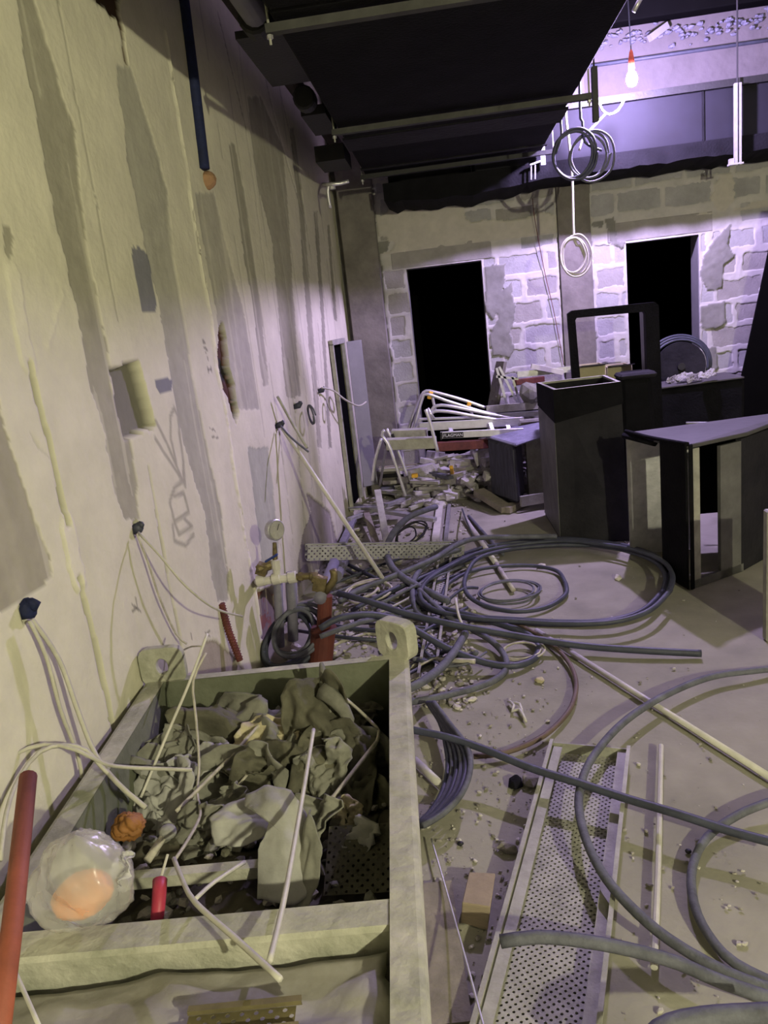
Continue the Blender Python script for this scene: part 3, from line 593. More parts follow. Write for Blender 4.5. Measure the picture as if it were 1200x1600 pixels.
# E
t = thing('duct_section', 'small dusty wrapped duct elbow lying on timber by the ladders', 'duct', (.35, 6.1, 0), 'black insulated duct pieces on the floor')
e0 = [Q(762, 785, 6.25), Q(808, 797, 5.95)]; zt = .62
Ea = Vector((.215, 6.25, .06)); Eb = Vector((.415, 5.85, .06)); Ec = Vector((.86, 6.0, .06)); Ed = Vector((.62, 6.5, .06))
mb = MB().hexa([Ea, Eb, Ec*.0+Vector((.50, 6.22, .06)), Ed*.0+Vector((.34, 6.48, .06)), Ea+Z_*.50, Eb+Z_*.50+Vector((0, 0, -.03)), Vector((.50, 6.22, .55)), Vector((.34, 6.48, .60))])
part('wrapped_side', mb, WRAP, t, bevel=.035)
mb = MB().hexa([Vector((.21, 6.25, .55)), Vector((.42, 5.86, .52)), Vector((.86, 6.02, .60)), Vector((.62, 6.5, .62)), Vector((.21, 6.25, .575)), Vector((.42, 5.86, .545)), Vector((.86, 6.02, .62)), Vector((.62, 6.5, .645))])
part('top_side', mb, ETOP, t, bevel=.01); mb = MB(); wallseg(mb, Vector((.52, 6.10, 0)), Vector((.92, 6.22, 0)), .08, .55, .03); part('inner_sheet', mb, GALVD, t)
part('bottom_strip', MB().bar((.43, 5.87, .09), (.86, 6.02, .09), .03, .08), GALVD, t)
build('timber_board', MB().bar(Q(748, 768, 6.25), P(792, 796, .03), .10, .045), WOODD, None, 'dusty timber board under the small wrapped duct elbow', 'board')
build('timber_board', MB().bar(P(790, 797, .03), P(850, 770, .03), .08, .05), WOODD, None, 'second board under the small duct elbow, running to the right', 'board')
# F: metal thing at right edge
t = thing('duct_section', 'pale metal duct edge standing at the right border of the picture', 'duct', (1.66, 3.9, 0), 'black insulated duct pieces on the floor')
f0 = P(1196, 1000, 0); part('metal_edge', MB().box((f0[0]+.02, f0[1], .30), (.05, .05, .60)), GALVD, t, bevel=.006); part('metal_side', MB().box((f0[0]+.16, f0[1]+.02, .30), (.24, .02, .60)), GALVD, t)
# dark slanted transition duct on the right
t = thing('transition_duct', 'big black tapered duct piece leaning upright right of the second doorway', 'duct', (2.7, 6.3, 0))
xt, xm = Q(1198, 400, 6.66), Q(1143, 655, 6.66); sl = (xt[0]-xm[0])/(xt[2]-xm[2]); x0_ = xm[0]-sl*xm[2]; xT = x0_+sl*2.1
mb = MB().hexa([Vector(v) for v in ((x0_, 6.66, 0), (3.7, 6.66, 0), (3.7, 7.0, 0), (x0_+.14, 7.0, 0), (xT, 6.66, 2.1), (3.5, 6.66, 2.1), (3.5, 7.0, 2.1), (xT+.14, 7.0, 2.1))]); part('duct_body', mb, VOID, t, bevel=.01)
part('flange', MB().box(((xT+3.5)/2+.08, 6.83, 2.105), (3.44-xT, .34, .03)), FOAM, t)
tube_thing('metal_rod', [Q(1072, 661, 5.0), Q(1215, 661, 4.9)], .008, ALU, 'thin bright rod lying across behind the nearest duct piece', 'rod', smooth=False)
for i, (x, y) in enumerate(((1052, 592), (1068, 586), (1085, 588), (1105, 583))):
    SCR.append((Q(x, y+2, 6.4-.1*i), i))
# reel in front of doorway 2, cardboard boxes
t = thing('cable_reel', 'grey round cable reel standing in the right doorway', 'reel', (1.95, 6.9, .8)); c = Q(1063, 572, 6.75)
part('stand', MB().box((c[0], 6.77, (c[2]-.2)/2), (.34, .16, c[2]-.2)), BLACK, t)
part('disc', MB().lathe([(.20, -.02), (.20, .02)], c, 28, axis=(.1, 1, 0)), FOAMG, t); part('hub', MB().lathe([(.03, -.06), (.03, -.02)], c, 12, axis=(.1, 1, 0)), BLACK, t)
mb = MB()
for k in range(3):
    mb.tube([c+Vector((math.cos(a)*(.235+k*.018), .03+k*.02, math.sin(a)*(.215+k*.018))) for a in np.linspace(-.3, 3.4, 16)], .011, 6)
part('cable_winding', mb, CAB, t, smooth=True)
for i, (x0, x1) in enumerate(((906, 946), (950, 987))):
    a = Q(x0, 574, 6.45); b = Q(x1, 572, 6.45); lab = ['left open cardboard box behind the tall open duct frame', 'right open cardboard box behind the tall open duct frame'][i]
    t = thing('cardboard_box', lab, 'box', ((a[0]+b[0])/2, 6.6, 0), 'cardboard boxes behind the duct pieces'); zt = a[2]; cx = (a[0]+b[0])/2; ww = b[0]-a[0]
    mb = MB(); 
    for c, d in (((cx, 6.46, zt/2), (ww, .012, zt)), ((cx, 6.74, zt/2), (ww, .012, zt)), ((cx-ww/2, 6.6, zt/2), (.012, .28, zt)), ((cx+ww/2, 6.6, zt/2), (.012, .28, zt)), ((cx, 6.6, .3), (ww, .28, .01))): mb.box(c, d)
    part('box_body', mb, CARD, t); part('flap', MB().box((cx, 6.40, zt+.01), (ww, .14, .008), rx=-.1), BLACK, t)

# ================================================================== LADDERS AND THE HEAP BY THE BACK WALL
def px_tube(pl, Y, r, n=8): return MB().tube([Q(x, y, Y) for x, y in pl], r, n)
t = thing('stepladder', 'folded aluminium stepladder lying on its side, lettered rail in front', 'ladder', tuple(Q(700, 700, 6.2)))
for pl, Y, w_ in (([(655, 667), (818, 658)], 6.35, .07), ([(688, 680), (818, 674)], 6.2, .055), ([(655, 655), (815, 650)], 6.5, .02)):
    part('side_rail', MB().bar(Q(*pl[0], Y), Q(*pl[1], Y), .025, w_), ALU, t, bevel=.003)
a, b = Q(692, 681, 6.18), Q(724, 679, 6.18)
part('label_plate', MB().bar(a, b, .004, .042), BLACK, t)
cu = bpy.data.curves.new('lettering', 'FONT'); cu.body = 'FLAGMAN'; cu.size = .034; cu.align_x = 'CENTER'; cu.align_y = 'CENTER'; cu.extrude = .0008
lo_ = bpy.data.objects.new('lettering', cu); COL.objects.link(lo_); bpy.context.view_layer.update()
dg = bpy.context.evaluated_depsgraph_get(); me = bpy.data.meshes.new_from_object(lo_.evaluated_get(dg)); bpy.data.objects.remove(lo_)
lo_ = bpy.data.objects.new('lettering', me); me.materials.clear(); me.materials.append(WHITE); COL.objects.link(lo_); lo_.parent = t
mid = (a+b)/2; lo_.matrix_local = Matrix.Translation(mid-Vector(t.location)+Vector((0, -.006, 0))) @ Matrix.Rotation(-math.atan2(b[2]-a[2], b[0]-a[0]), 4, 'Y') @ Matrix.Rotation(math.pi/2, 4, 'X')
part('end_cap', MB().bar(Q(688, 681, 6.19), Q(691, 681, 6.19), .03, .06), BLACK, t)
part('rung', MB().bar(Q(765, 662, 6.3), Q(771, 678, 6.25), .03, .03), ALU, t); part('rung', MB().bar(Q(790, 655, 6.4), Q(796, 676, 6.3), .03, .03), ALU, t); part('rung', MB().bar(Q(700, 662, 6.4), Q(706, 678, 6.3), .03, .03), ALU, t)
t = thing('stepladder', 'aluminium ladder with two raised tube handrails and yellow clips before the left doorway', 'ladder', tuple(Q(660, 680, 6.5)))
for pl, Y in (([(637, 676), (648, 642), (658, 619), (666, 611), (680, 613), (720, 624), (758, 637)], 6.6), ([(645, 676), (652, 650), (660, 622), (668, 616), (700, 627), (735, 638), (760, 645), (800, 652), (812, 650)], 6.5), ([(672, 655), (675, 640), (683, 634), (700, 634), (740, 642), (790, 652), (818, 655)], 6.4), ([(670, 652), (678, 643), (700, 643), (740, 650), (812, 662)], 6.35)):
    part('handrail', px_tube(pl, Y, .014), ALU, t, smooth=True)
for x, y in ((673, 615), (671, 620), (733, 631), (732, 636)): part('clip', MB().box(Q(x, y, 6.52), (.035, .05, .035), ry=.3), YEL, t, bevel=.006)
part('strut', px_tube([(675, 618), (680, 640)], 6.55, .012), ALU, t); part('strut', px_tube([(733, 634), (740, 655)], 6.5, .012), ALU, t)
t = thing('stepladder', 'folded ladder with wide pale treads and thin legs left of the lettered one', 'ladder', tuple(Q(640, 700, 6.1)))
part('tread', MB().bar(Q(612, 678, 6.1), Q(668, 676, 6.1), .10, .07), GALVD, t, bevel=.004); part('tread', MB().bar(Q(604, 694, 5.95), Q(682, 691, 5.95), .10, .085), GALVD, t, bevel=.004)
for pl, Y in (([(601, 672), (597, 680), (610, 702), (634, 775)], 5.9), ([(604, 670), (622, 705), (636, 743)], 6.05), ([(596, 685), (586, 720), (582, 752)], 5.95), ([(665, 640), (672, 660), (684, 706)], 5.9), ([(668, 638), (678, 655)], 5.95)):
    part('leg', px_tube(pl, Y, .013), ALU, t, smooth=True)
part('leg', MB().tube([Q(604, 694, 5.95), P(592, 768, 0)], .012), ALU, t); part('foot', MB().box(Q(648, 743, 5.95), (.05, .05, .03)), YEL, t, bevel=.005); part('foot', MB().bar(Q(613, 678, 6.03), Q(618, 692, 6.03), .03, .02), BLACK, t)
part('foot', MB().bar(Q(602, 690, 5.93), Q(608, 705, 5.93), .03, .02), BLACK, t)
build('steel_beam', MB().bar(Q(683, 698, 6.3), Q(762, 693, 6.4), .06, .075), REDP, None, 'dark red painted beam lying under the lettered ladder rail', 'beam', bevel=.004)
build('steel_beam', MB().bar(Q(802, 598, 6.85), Q(850, 592, 6.9), .05, .05), REDP, None, 'rusty red beam lying on the heap right of the left doorway', 'beam', bevel=.004)
t = thing('trestle', 'grey metal trestle standing on the heap right of the left doorway', 'trestle', tuple(Q(790, 640, 6.8)))
for pl in ([(776, 575), (794, 640)], [(780, 573), (812, 636)], [(800, 588), (818, 648)], [(775, 588), (810, 592)]): part('leg', MB().bar(Q(*pl[0], 6.8), Q(*pl[1], 6.8), .03, .02), GALV, t)
for i, (pl, Y, w_, mt, lab) in enumerate((([(760, 640), (850, 632)], 6.55, .06, GALVD, 'grey metal profile topmost on the heap behind the handrails'), ([(775, 650), (850, 645)], 6.5, .04, GALV, 'bright thin profile on the heap behind the handrails'), ([(745, 646), (842, 641)], 6.7, .04, FOAMG, 'dark profile at the back of the heap behind the handrails'),
    ([(808, 585), (905, 575)], 6.75, .05, GALV, 'bright profile lying on the heap beside the tall taped duct'), ([(830, 572), (880, 582)], 6.7, .04, PVC, 'short white piece on the heap beside the tall taped duct'))):
    build('metal_profile', MB().bar(Q(*pl[0], Y), Q(*pl[1], Y), .05, w_), mt, None, lab, 'profile', 'profiles on the heap')
t = thing('open_crate', 'open brownish crate behind the small wrapped duct elbow', 'crate', tuple(Q(834, 665, 6.5)))
a = Q(815, 682, 6.35); b = Q(850, 676, 6.35); part('side_board', MB().box(((a[0]+b[0])/2+.05, 6.35, a[2]+.05), (.28, .03, .15)), CARD, t); part('rim', MB().bar(Q(812, 658, 6.33), Q(850, 655, 6.33), .05, .02), PVC, t); part('side_board', MB().box((a[0], 6.5, a[2]+.05), (.03, .3, .17)), BLACK, t)
build('grey_board', MB().bar(Q(770, 640, 6.95), Q(783, 565, 7.0), .16, .03), CONC, None, 'dark triangular board leaning right of the left doorway', 'board')
mb = MB(); rnd = random.Random(12)
for i in range(130):
    x = rnd.uniform(-.5, 1.0); y = rnd.uniform(6.25, 6.95); hh = .42*math.exp(-((x-.55)/.55)**2)*rnd.random(); mb.rock((x, y, hh+.02), rnd.uniform(.03, .09), rnd)
for i in range(170): x = rnd.uniform(-.48, .45); y = rnd.uniform(6.55, 6.98); mb.box((x, y, rnd.uniform(.02, .36)*(.4+.6*(y-6.5)/.5)), (rnd.uniform(.08, .3), rnd.uniform(.04, .12), rnd.uniform(.02, .09)), rz=rnd.uniform(-.8, .8), ry=rnd.uniform(-.3, .3))
for i in range(60): x = rnd.uniform(.2, 1.0); y = rnd.uniform(6.5, 6.95); mb.box((x, y, rnd.uniform(.1, .62)), (rnd.uniform(.1, .3), rnd.uniform(.04, .12), rnd.uniform(.02, .12)), rz=rnd.uniform(-.6, .6), ry=rnd.uniform(-.2, .2))
build('rubble_heap', mb, RUBBP, None, 'heap of rubble and offcuts along the foot of the block wall', 'rubble', kind='stuff')
build('plastic_bag', MB().rock(Q(830, 615, 6.6), .13, random.Random(3), flat=1.0), PAPER, None, 'dark grey stuffed bag on the heap beside the tall taped duct', 'bag', bevel=.02)

# electrical cabinet in the left wall
s0, s1, zt, zb = CABN
t = thing('wall_cabinet', 'recessed black cabinet with open grey door in the far left corner', 'cabinet', tuple(wpt((s0+s1)/2, zb, 0)))
mb = MB()
def wbox(mb, sa, sb, za, zb_, o0, o1): return mb.hexa([wpt(sa, za, o0), wpt(sb, za, o0), wpt(sb, za, o1), wpt(sa, za, o1), wpt(sa, zb_, o0), wpt(sb, zb_, o0), wpt(sb, zb_, o1), wpt(sa, zb_, o1)])
wbox(mb, s0-.03, s0+.01, zb, zt, -.01, .02); wbox(mb, s1-.01, s1+.025, zb, zt, -.01, .02); wbox(mb, s0-.03, s1+.025, zt-.01, zt+.03, -.01, .02)
part('frame', mb, GALVD, t)
mb = MB(); wbox(mb, s0, s1, zb, zt, -.028, -.020); part('back_plate', mb, VOID, t)
a = Q(541, 534, 6.62); b = Q(564, 531, 6.68); zc = .16
mb = MB().hexa([(a[0], a[1], zc), (b[0], b[1], zc), (b[0], b[1]+.025, zc), (a[0], a[1]+.025, zc), (a[0], a[1], a[2]), (b[0], b[1], b[2]), (b[0], b[1]+.025, b[2]), (a[0], a[1]+.025, a[2])])
part('door', mb, GREYP, t, bevel=.003)
# ================================================================== WALL FITTINGS, PIPES AND CABLES ON THE LEFT
a = W(284, -20, -.004); b = W(319, 264, -.004)
t = thing('wall_sleeve', 'dark blue foam-sleeved pipe set in the pale wall, orange foam at its foot', 'pipe', tuple(b))
part('sleeve', MB().tube([a, W(303, 130, -.004), b], .026, 10), NAVY, t, smooth=True)
part('foam_plug', MB().rock(W(324, 280, -.012), .05, random.Random(5), flat=1.1), mat('orange_foam', (.27, .16, .085), .9, noise=.3, bump=.5), t, bevel=.01)
def corr(pts, r, n=8):
    mb = MB().tube(pts, r, n); p = [Vector(q) for q in pts]
    for a, b in zip(p, p[1:]):
        k = int((b-a).length/.012)
        for i in range(k): mb.lathe([(r*1.02, -.003), (r*1.2, 0), (r*1.02, .003)], a.lerp(b, i/k), n, axis=(b-a))
    return mb
build('corrugated_conduit', corr([W(346, 944, .008), W(357, 985, .02), W(375, 1032, .05)], .015), REDP, None, 'red-brown corrugated conduit stub coming out of the wall foot behind the tub', 'conduit')
tube_thing('red_pipe_rod', [Q(-6, 1640, .60), Q(20, 1440, .74), Q(44, 1213, .95)], .0125, mat('brick_red_plastic', (.24, .065, .035), .7, noise=.3, bump=.1), 'brick red plastic pipe standing up at the left edge', 'pipe', n=12, smooth=False)
# plugs with cables
def plug(px, py, mt, lab, r=.02):
    c = W(px, py, .0); d = Vector((WN[0], WN[1], 0)); return build('wall_plug', MB().lathe([(r*.7, -.04), (r, .0), (r*1.1, .012), (r*.6, .022)], c, 12, axis=(d.x, d.y, .25)).rock(c+d*.02+Vector((0, 0, .012)), r*.8, random.Random(int(px)), flat=1.2), mt, None, lab, 'plug', smooth=True)
plug(40, 952, NAVY, 'blue-black plug with two cables low on the left edge of the wall', .026)
plug(213, 826, CAB, 'dark cable plug in the pale wall below the square niche', .017)
plug(437, 664, CAB, 'small dark plug on the violet-lit wall where the leaning pole rests', .018); plug(465, 634, CAB, 'small dark plug on the violet-lit wall, second from the pole', .018); plug(502, 610, CAB, 'small dark plug on the violet-lit wall nearest the black cabinet', .018)
def wcab(pl, r, mt, lab, grp=None, name='wall_cable', Z=None):
    return tube_thing(name, [W(x, y, o) for x, y, o in pl], r, mt, lab, 'cable', grp, n=6)
wcab([(216, 832, .02), (250, 868, .10), (290, 915, .16), (335, 950, .2), (378, 963, .2)], .0045, CABW, 'pale cable curving right from the plug below the niche')
wcab([(214, 834, .02), (232, 880, .03), (250, 935, .03), (275, 990, .03), (292, 1006, .06)], .004, WIRE, 'thin dusty cable hanging straight from the plug below the niche')
wcab([(46, 970, .03), (72, 1025, .04), (95, 1110, .04), (122, 1180, .05), (128, 1215, .05)], .0055, CABW, 'left of two pale cables hanging from the blue-black plug')
wcab([(50, 968, .03), (92, 1030, .05), (125, 1120, .08), (150, 1180, .12), (185, 1225, .22), (228, 1262, .30)], .0065, CABW, 'right of two pale cables from the blue-black plug, reaching into the tub')
wcab([(439, 666, .02), (455, 684, .10), (482, 706, .2)], .006, CABG, 'stiff grey cable end sticking out above the leaning pole')
wcab([(503, 606, .02), (520, 610, .05), (540, 625, .1), (560, 634, .15), (572, 628, .18)], .007, CABW, 'pale cable curling out of the wall beside the black cabinet')
c = W(487, 648, .05); coil('wall_cable', c, .062, 2, .006, CABG, 'small looped grey cable on the violet-lit wall', 'cable', seed=2, tilt=(.6, -1, 0), jit=.08)
c = W(519, 632, .05); coil('wall_cable', c, .055, 2, .006, CABW, 'small looped white cable on the wall just left of the black cabinet', 'cable', seed=4, tilt=(.6, -1, 0), jit=.08)
tube_thing('leaning_pole', [W(441, 668, .02), P(606, 916, .06)], .013, PVC, 'white plastic pole leaning from the wall down onto the debris', 'pole', smooth=False, n=10)
tube_thing('thin_lath', [W(434, 620, .02), W(456, 660, .05), W(480, 700, .15)], .009, GALVD, 'thin grey strip leaning on the wall above the pole', 'strip', smooth=False)
# manometer manifold
Ym = float(W(404, 908, .06)[1])
def q(px, py, dy=0): return Q(px, py, Ym+dy)
t = thing('water_manifold', 'white plastic pipe tee with pressure gauge and blue valve by the wall', 'pipework', tuple(q(404, 908)))
part('pipe', MB().tube([W(400, 909, -.03), q(405, 908), q(459, 902)], .021, 12, smooth=False).tube([q(433, 905), q(432, 882)], .019, 12), PVC, t, smooth=False)
for x, y in ((408, 907), (432, 904), (457, 902)): part('socket', MB().lathe([(.026, -.02), (.028, -.018), (.028, .018), (.026, .02)], q(x, y), 14, axis=(1, 0, .1)), PVC, t, smooth=False)
part('socket', MB().lathe([(.024, -.012), (.024, .03), (.02, .032)], q(432, 884), 12), PVC, t)
part('valve', MB().lathe([(.018, -.05), (.022, -.04), (.022, .04), (.018, .05)], q(417, 885), 10, axis=(1, .3, .2)).box(q(410, 889), (.05, .05, .05), ry=.4), BRASS, t)
part('valve_handle', MB().bar(q(414, 878, -.03), q(434, 866, -.03), .02, .01), BLUE, t, bevel=.004)
part('gauge_stem', MB().tube([q(430, 876), q(429, 848)], [.013, .010], 8), BRASS, t)
c = q(429, 828); g = part('gauge', MB().lathe([(.040, -.016), (.048, -.014), (.050, .012), (.046, .016)], c, 24, axis=(1, -.75, .05)), GALV, t, smooth=False)
n_ = Vector((1, -.75, .05)).normalized(); build('gauge_face', MB().lathe([(.042, 0), (.042, .0015)], c+n_*.0165-Vector(t.location), 24, axis=n_), GALVD, g); build('gauge_needle', MB().bar(c+n_*.0195-Vector(t.location), c+n_*.0195+Vector((.012, .004, .028))-Vector(t.location), .003, .002), BLACK, g)
part('brass_nipple', MB().tube([q(459, 902), q(485, 900)], .017, 8).lathe([(.022, -.01), (.022, .01)], q(470, 901), 6, axis=(1, 0, 0)), BRASS, t)
part('brass_valve', MB().tube([q(484, 900), q(500, 905), q(503, 928)], .022, 10).box(q(500, 912), (.06, .05, .07), ry=.3).lathe([(.03, -.012), (.03, .012)], q(492, 903), 6, axis=(1, 0, -.3)), BRASS, t, bevel=.003)
part('brass_valve', MB().tube([q(508, 925), q(522, 905), q(520, 890)], .018, 8), BRASS, t, smooth=True)
t = thing('sewer_pipe', 'red-brown drain pipe standing upright behind the tub rim', 'pipe', tuple(q(504, 1040)))
a = q(508, 930); b = q(506, 985); g = q(502, 1050)
part('pipe', MB().tube([a, b], .035, 16, smooth=False), mat('drain_red', (.10, .026, .016), .65, noise=.3, bump=.1), t)
part('socket', MB().tube([b+Vector((0, 0, .01)), (g[0], g[1], .0)], .058, 18, smooth=False).lathe([(.063, -.012), (.065, 0), (.063, .012)], b, 18), bpy.data.materials['drain_red'], t)
for i, (x0, y0, x1, y1, r) in enumerate(((434, 900, 438, 1010, .022), (455, 895, 458, 1000, .026))):
    tube_thing('grey_drop_pipe', [Q(x0, y0, Ym+.12), Q(x1, y1, Ym+.12)], r, PURP, ['left of two grey pipes dropping behind the white manifold', 'right of two grey pipes dropping behind the white manifold'][i], 'pipe', smooth=False, n=12)
coil('coiled_hose', P(455, 1002, .10), .14, 5, .012, CAB, 'tangled dark hose coil at the wall foot behind the tub', 'hose', seed=7, tilt=(1, .1, .2), up=(0, .7, .7), asp=1.0, jit=.14)
coil('coiled_hose', P(465, 988, .16), .12, 3, .011, CABG, 'grey hose loops on top of the dark coil behind the tub', 'hose', seed=9, tilt=(1, .1, .1), up=(0, .6, .6), jit=.14)
tube_thing('short_pipe', [P(500, 935, .35), P(522, 880, .30)], .03, PURP, 'short bent violet-grey pipe end beside the brass valve', 'pipe', smooth=False, n=12)

# ================================================================== PERFORATED TRAYS AND PROFILES
def tray(name, a, b, width, side, cell, label, cat, up=Z_, nv=None, mt=GALVD, group=None, side_holes=True):
    a = Vector(a); b = Vector(b); d = (b-a).normalized(); L = (b-a).length; v = up.cross(d).normalized(); u2 = d.cross(v).normalized()
    t = thing(name, label, cat, tuple(a), group)
    nu = int(L/cell); nv = nv or max(2, int(width/cell)); mb = MB().perf(a-v*width/2, d, v, nu, nv, cell, .36)
    part('perforated_plate', mb, mt, t, solid=.0015)
    for s in (-1, 1):
        mb = MB()
        o = a+v*s*width/2
        if side_holes: mb.perf(o, d, u2, nu, max(2, int(side/cell)), cell, .36)
        mb2 = mb if side_holes else mb.add([o, o+d*L, o+d*L+u2*side, o+u2*side], [(0, 1, 2, 3)])
        part('side_flange', mb2, mt, t, solid=.0015)
        part('rolled_edge', MB().bar(o+u2*side, o+d*L+u2*side, .012, .008, up=u2), mt, t)
    return t
# big tray lower right
TL, TR = P(862, 1165, .05), P(982, 1163, .05); BLp, BR_ = P(745, 1560, .05), P(945, 1590, .05)
ta = (TL+TR)/2; tb = ta+((BLp+BR_)/2-ta)*1.9; ta.z = .008; tb.z = .008
wd = (TR-TL).length
tt = tray('cable_tray', ta, tb, wd, .05, .0105, 'long perforated cable tray lying on the floor at lower right', 'tray', side_holes=False)
d_ = (tb-ta).normalized(); v_ = Z_.cross(d_)
part('end_plate', MB().bar(ta-v_*wd/2+Z_*.02, ta+v_*wd/2+Z_*.02, .004, .04), GALVD, tt)
part('inner_lip', MB().bar(ta-v_*(wd/2-.022)+Z_*.03, tb-v_*(wd/2-.022)+Z_*.03, .03, .003), GALVD, tt); part('inner_lip', MB().bar(ta+v_*(wd/2-.022)+Z_*.03, tb+v_*(wd/2-.022)+Z_*.03, .03, .003), GALVD, tt)
build('metal_rod', MB().tube([P(1033, 1165, .02), P(1029, 1330, .02), P(1022, 1512, .02)], .0085, 8), PVC, None, 'thin white rod lying on the floor beside the big perforated tray', 'rod')
# tray across in the middle
a = W(478, 874, .02); t1 = tray('cable_tray', a, P(722, 868, .03), .07, .085, .017, 'perforated metal tray lying across the debris from the wall', 'tray', mt=GALV)
t2 = tray('cable_tray', P(668, 1062, .02), P(700, 850, .03), .075, .03, .017, 'narrow perforated profile running away along the floor under the cables', 'tray')
t3 = tray('cable_tray', P(618, 772, .04), P(762, 757, .06), .10, .05, .022, 'perforated tray lying in front of the ladders, seen edge on', 'tray', up=Vector((0, -.7, .7)))
prof = [([(690, 768, .02), (680, 850, .02)], .055, .03, PVC, 'white channel profile lying towards the camera beyond the cable heap'), ([(704, 768, .02), (696, 850, .02)], .03, .02, GALV, 'thin bright channel right beside the white one'),
 ([(538, 788, .12), (680, 812, .06)], .05, .03, GALV, 'grey profile crossing the heap above the perforated tray'), ([(545, 812, .1), (640, 776, .05)], .04, .03, GALV, 'bright profile slanting up right across the heap'),
 ([(590, 768, .30), (605, 852, .06)], .05, .04, GALVD, 'upright grey profile stub standing out of the heap'), ([(572, 800, .1), (588, 850, .05)], .05, .02, WOODD, 'brownish strip lying left of the upright grey profile'),
 ([(535, 850, .05), (552, 812, .08)], .05, .03, PURP, 'pale violet pipe piece at the wall side of the heap'), ([(545, 795, .12), (600, 790, .1)], .09, .012, GALV, 'slotted grey plate piece on the wall side of the heap'),
 ([(560, 770, .06), (600, 742, .06)], .05, .03, GALVD, 'grey strip below the ladder with pale treads'), ([(640, 745, .05), (700, 722, .06)], .03, .02, BLACK, 'thin dark strip under the ladders'),
 ([(655, 757, .05), (760, 742, .05)], .05, .03, WOODD, 'brownish strip in front of the edge-on tray'), ([(700, 735, .10), (760, 727, .1)], .10, .03, WOODD, 'pale board end under the lettered ladder'),
 ([(705, 730, .3), (708, 745, .16)], .03, .03, YEL, 'small yellow clamp under the lettered ladder'), ([(640, 795, .03), (676, 780, .05)], .03, .03, GALVD, 'short strip beside the white channel profile'),
 ([(600, 710, .3), (640, 712, .25)], .08, .04, RUBBL, 'pale broken board under the wide ladder treads'), ([(640, 722, .2), (690, 716, .2)], .12, .02, RUBBL, 'pale sheet lying below the dark red beam')]
for pl, w_, h_, mt, lab in prof:
    build('metal_profile' if mt not in (WOODD, YEL, RUBBL) else 'offcut', MB().bar(P(*pl[0]), P(*pl[1]), w_, h_), mt, None, lab, 'profile' if mt not in (WOODD, YEL, RUBBL) else 'offcut', 'profiles and offcuts in the far heap', bevel=.002)
rr = random.Random(91); ends = ['with its end against the cabinet foot', 'lying flattest', 'tilted up to the right', 'tilted up to the left', 'half buried', 'under the lettered rail', 'behind the wide treads', 'near the doorway sill', 'close to the small duct elbow', 'in front of the ladder feet', 'lying crosswise', 'next to the edge-on tray', 'dusty and short', 'bright and narrow', 'dark and narrow', 'at the wall side']
for k in range(16):
    x = rr.uniform(590, 760); y = rr.uniform(706, 768); L = rr.uniform(30, 80); a = rr.uniform(-.35, .25) if k % 3 else rr.uniform(.5, 1.2)
    z0 = max(.05, (768-y)/62*.30); pa = P(x-L*math.cos(a), y-L*.4*math.sin(a), z0); pb = P(x+L*math.cos(a), y+L*.4*math.sin(a), z0)
    if pa.x < -.75: pa.x = -.75
    if pa.y > 6.9: pa.y = 6.9
    if pb.y > 6.9: pb.y = 6.9
    build('offcut', MB().bar(pa, pb, rr.choice([.03, .05, .08]), rr.choice([.015, .03])), rr.choice([GALV, GALVD, RUBBL, PVC, WOODD, CABG, FOAMG]), None, 'long thin offcut in the litter under the ladders, '+ends[k], 'offcut', 'profiles and offcuts in the far heap')
build('dark_pipe_stub', MB().tube([P(600, 735, .08), P(598, 757, .08)], .05, 14), PURP, None, 'short wide grey pipe stub with dark mouth near the cabinet foot', 'pipe')
build('painted_pipe_mouth', MB().lathe([(.04, 0), (.04, .004)], P(598, 758, .08), 14, axis=(0, -1, .2)), BLACK, None, 'black disc painted as the dark mouth of the short wide pipe stub', 'cap')  # black disc paints the shaded hollow of the pipe end
for i, (x0, y0, x1, y1, r, mt, lab) in enumerate(((725, 808, 775, 880, .018, PVC, 'white pipe lying on the floor left of the large cable loop'), (732, 806, 786, 866, .011, CABG, 'thin dark pipe lying beside the white one left of the loop'), (775, 880, 802, 922, .014, WIRE, 'pale lath continuing from the white pipe into the cable loop'),
    (838, 985, 1215, 1222, .0125, PVC, 'long white pipe lying diagonally across the floor at right'), (648, 1188, 690, 1228, .015, PVC, 'white pipe stub on the floor inside the cable bundle beside the tub'))):
    tube_thing('pipe', [P(x0, y0, r+.005), P(x1, y1, r+.005)], r, mt, lab, 'pipe', smooth=False, n=10)
build('pipe_stub', MB().tube([P(526, 900, .12), P(540, 870, .10)], .035, 12, smooth=False), PURP, None, 'stubby violet-grey pipe end lying under the perforated tray', 'pipe')
tube_thing('thin_wire', [P(722, 795, .02), P(728, 812, .15), P(740, 840, .06)], .006, CAB, 'thin dark wire poking up beside the white floor pipe', 'wire')
# ================================================================== CABLES ON THE FLOOR
CB = 'loose cables on the floor'
def cable(pl, r, mt, lab, n=8, jit=0, seed=0):
    rr = random.Random(seed); pts = [P(x+rr.uniform(-jit, jit), y+rr.uniform(-jit, jit), z) for x, y, z in pl]
    return tube_thing('cable', pts, r, mt, lab, 'cable', CB, n=n)
big = [(1044, 920), (1048, 895), (1030, 872), (985, 855), (930, 846), (870, 842), (800, 848), (742, 860), (695, 882), (660, 905), (650, 930), (672, 950), (730, 963), (800, 968), (870, 972), (950, 970), (1010, 952), (1044, 920)]
def off(pl, dx, dy, k=1.0, cx=850, cy=908, z=.02, zr=0):
    return [(cx+(x-cx)*k+dx, cy+(y-cy)*k+dy, z+zr*math.sin(i*.8)) for i, (x, y) in enumerate(pl)]
cable(off(big, 0, 0, 1.0, z=.025, zr=.01), .016, CAB, 'outermost strand of the large dark cable loop at right')
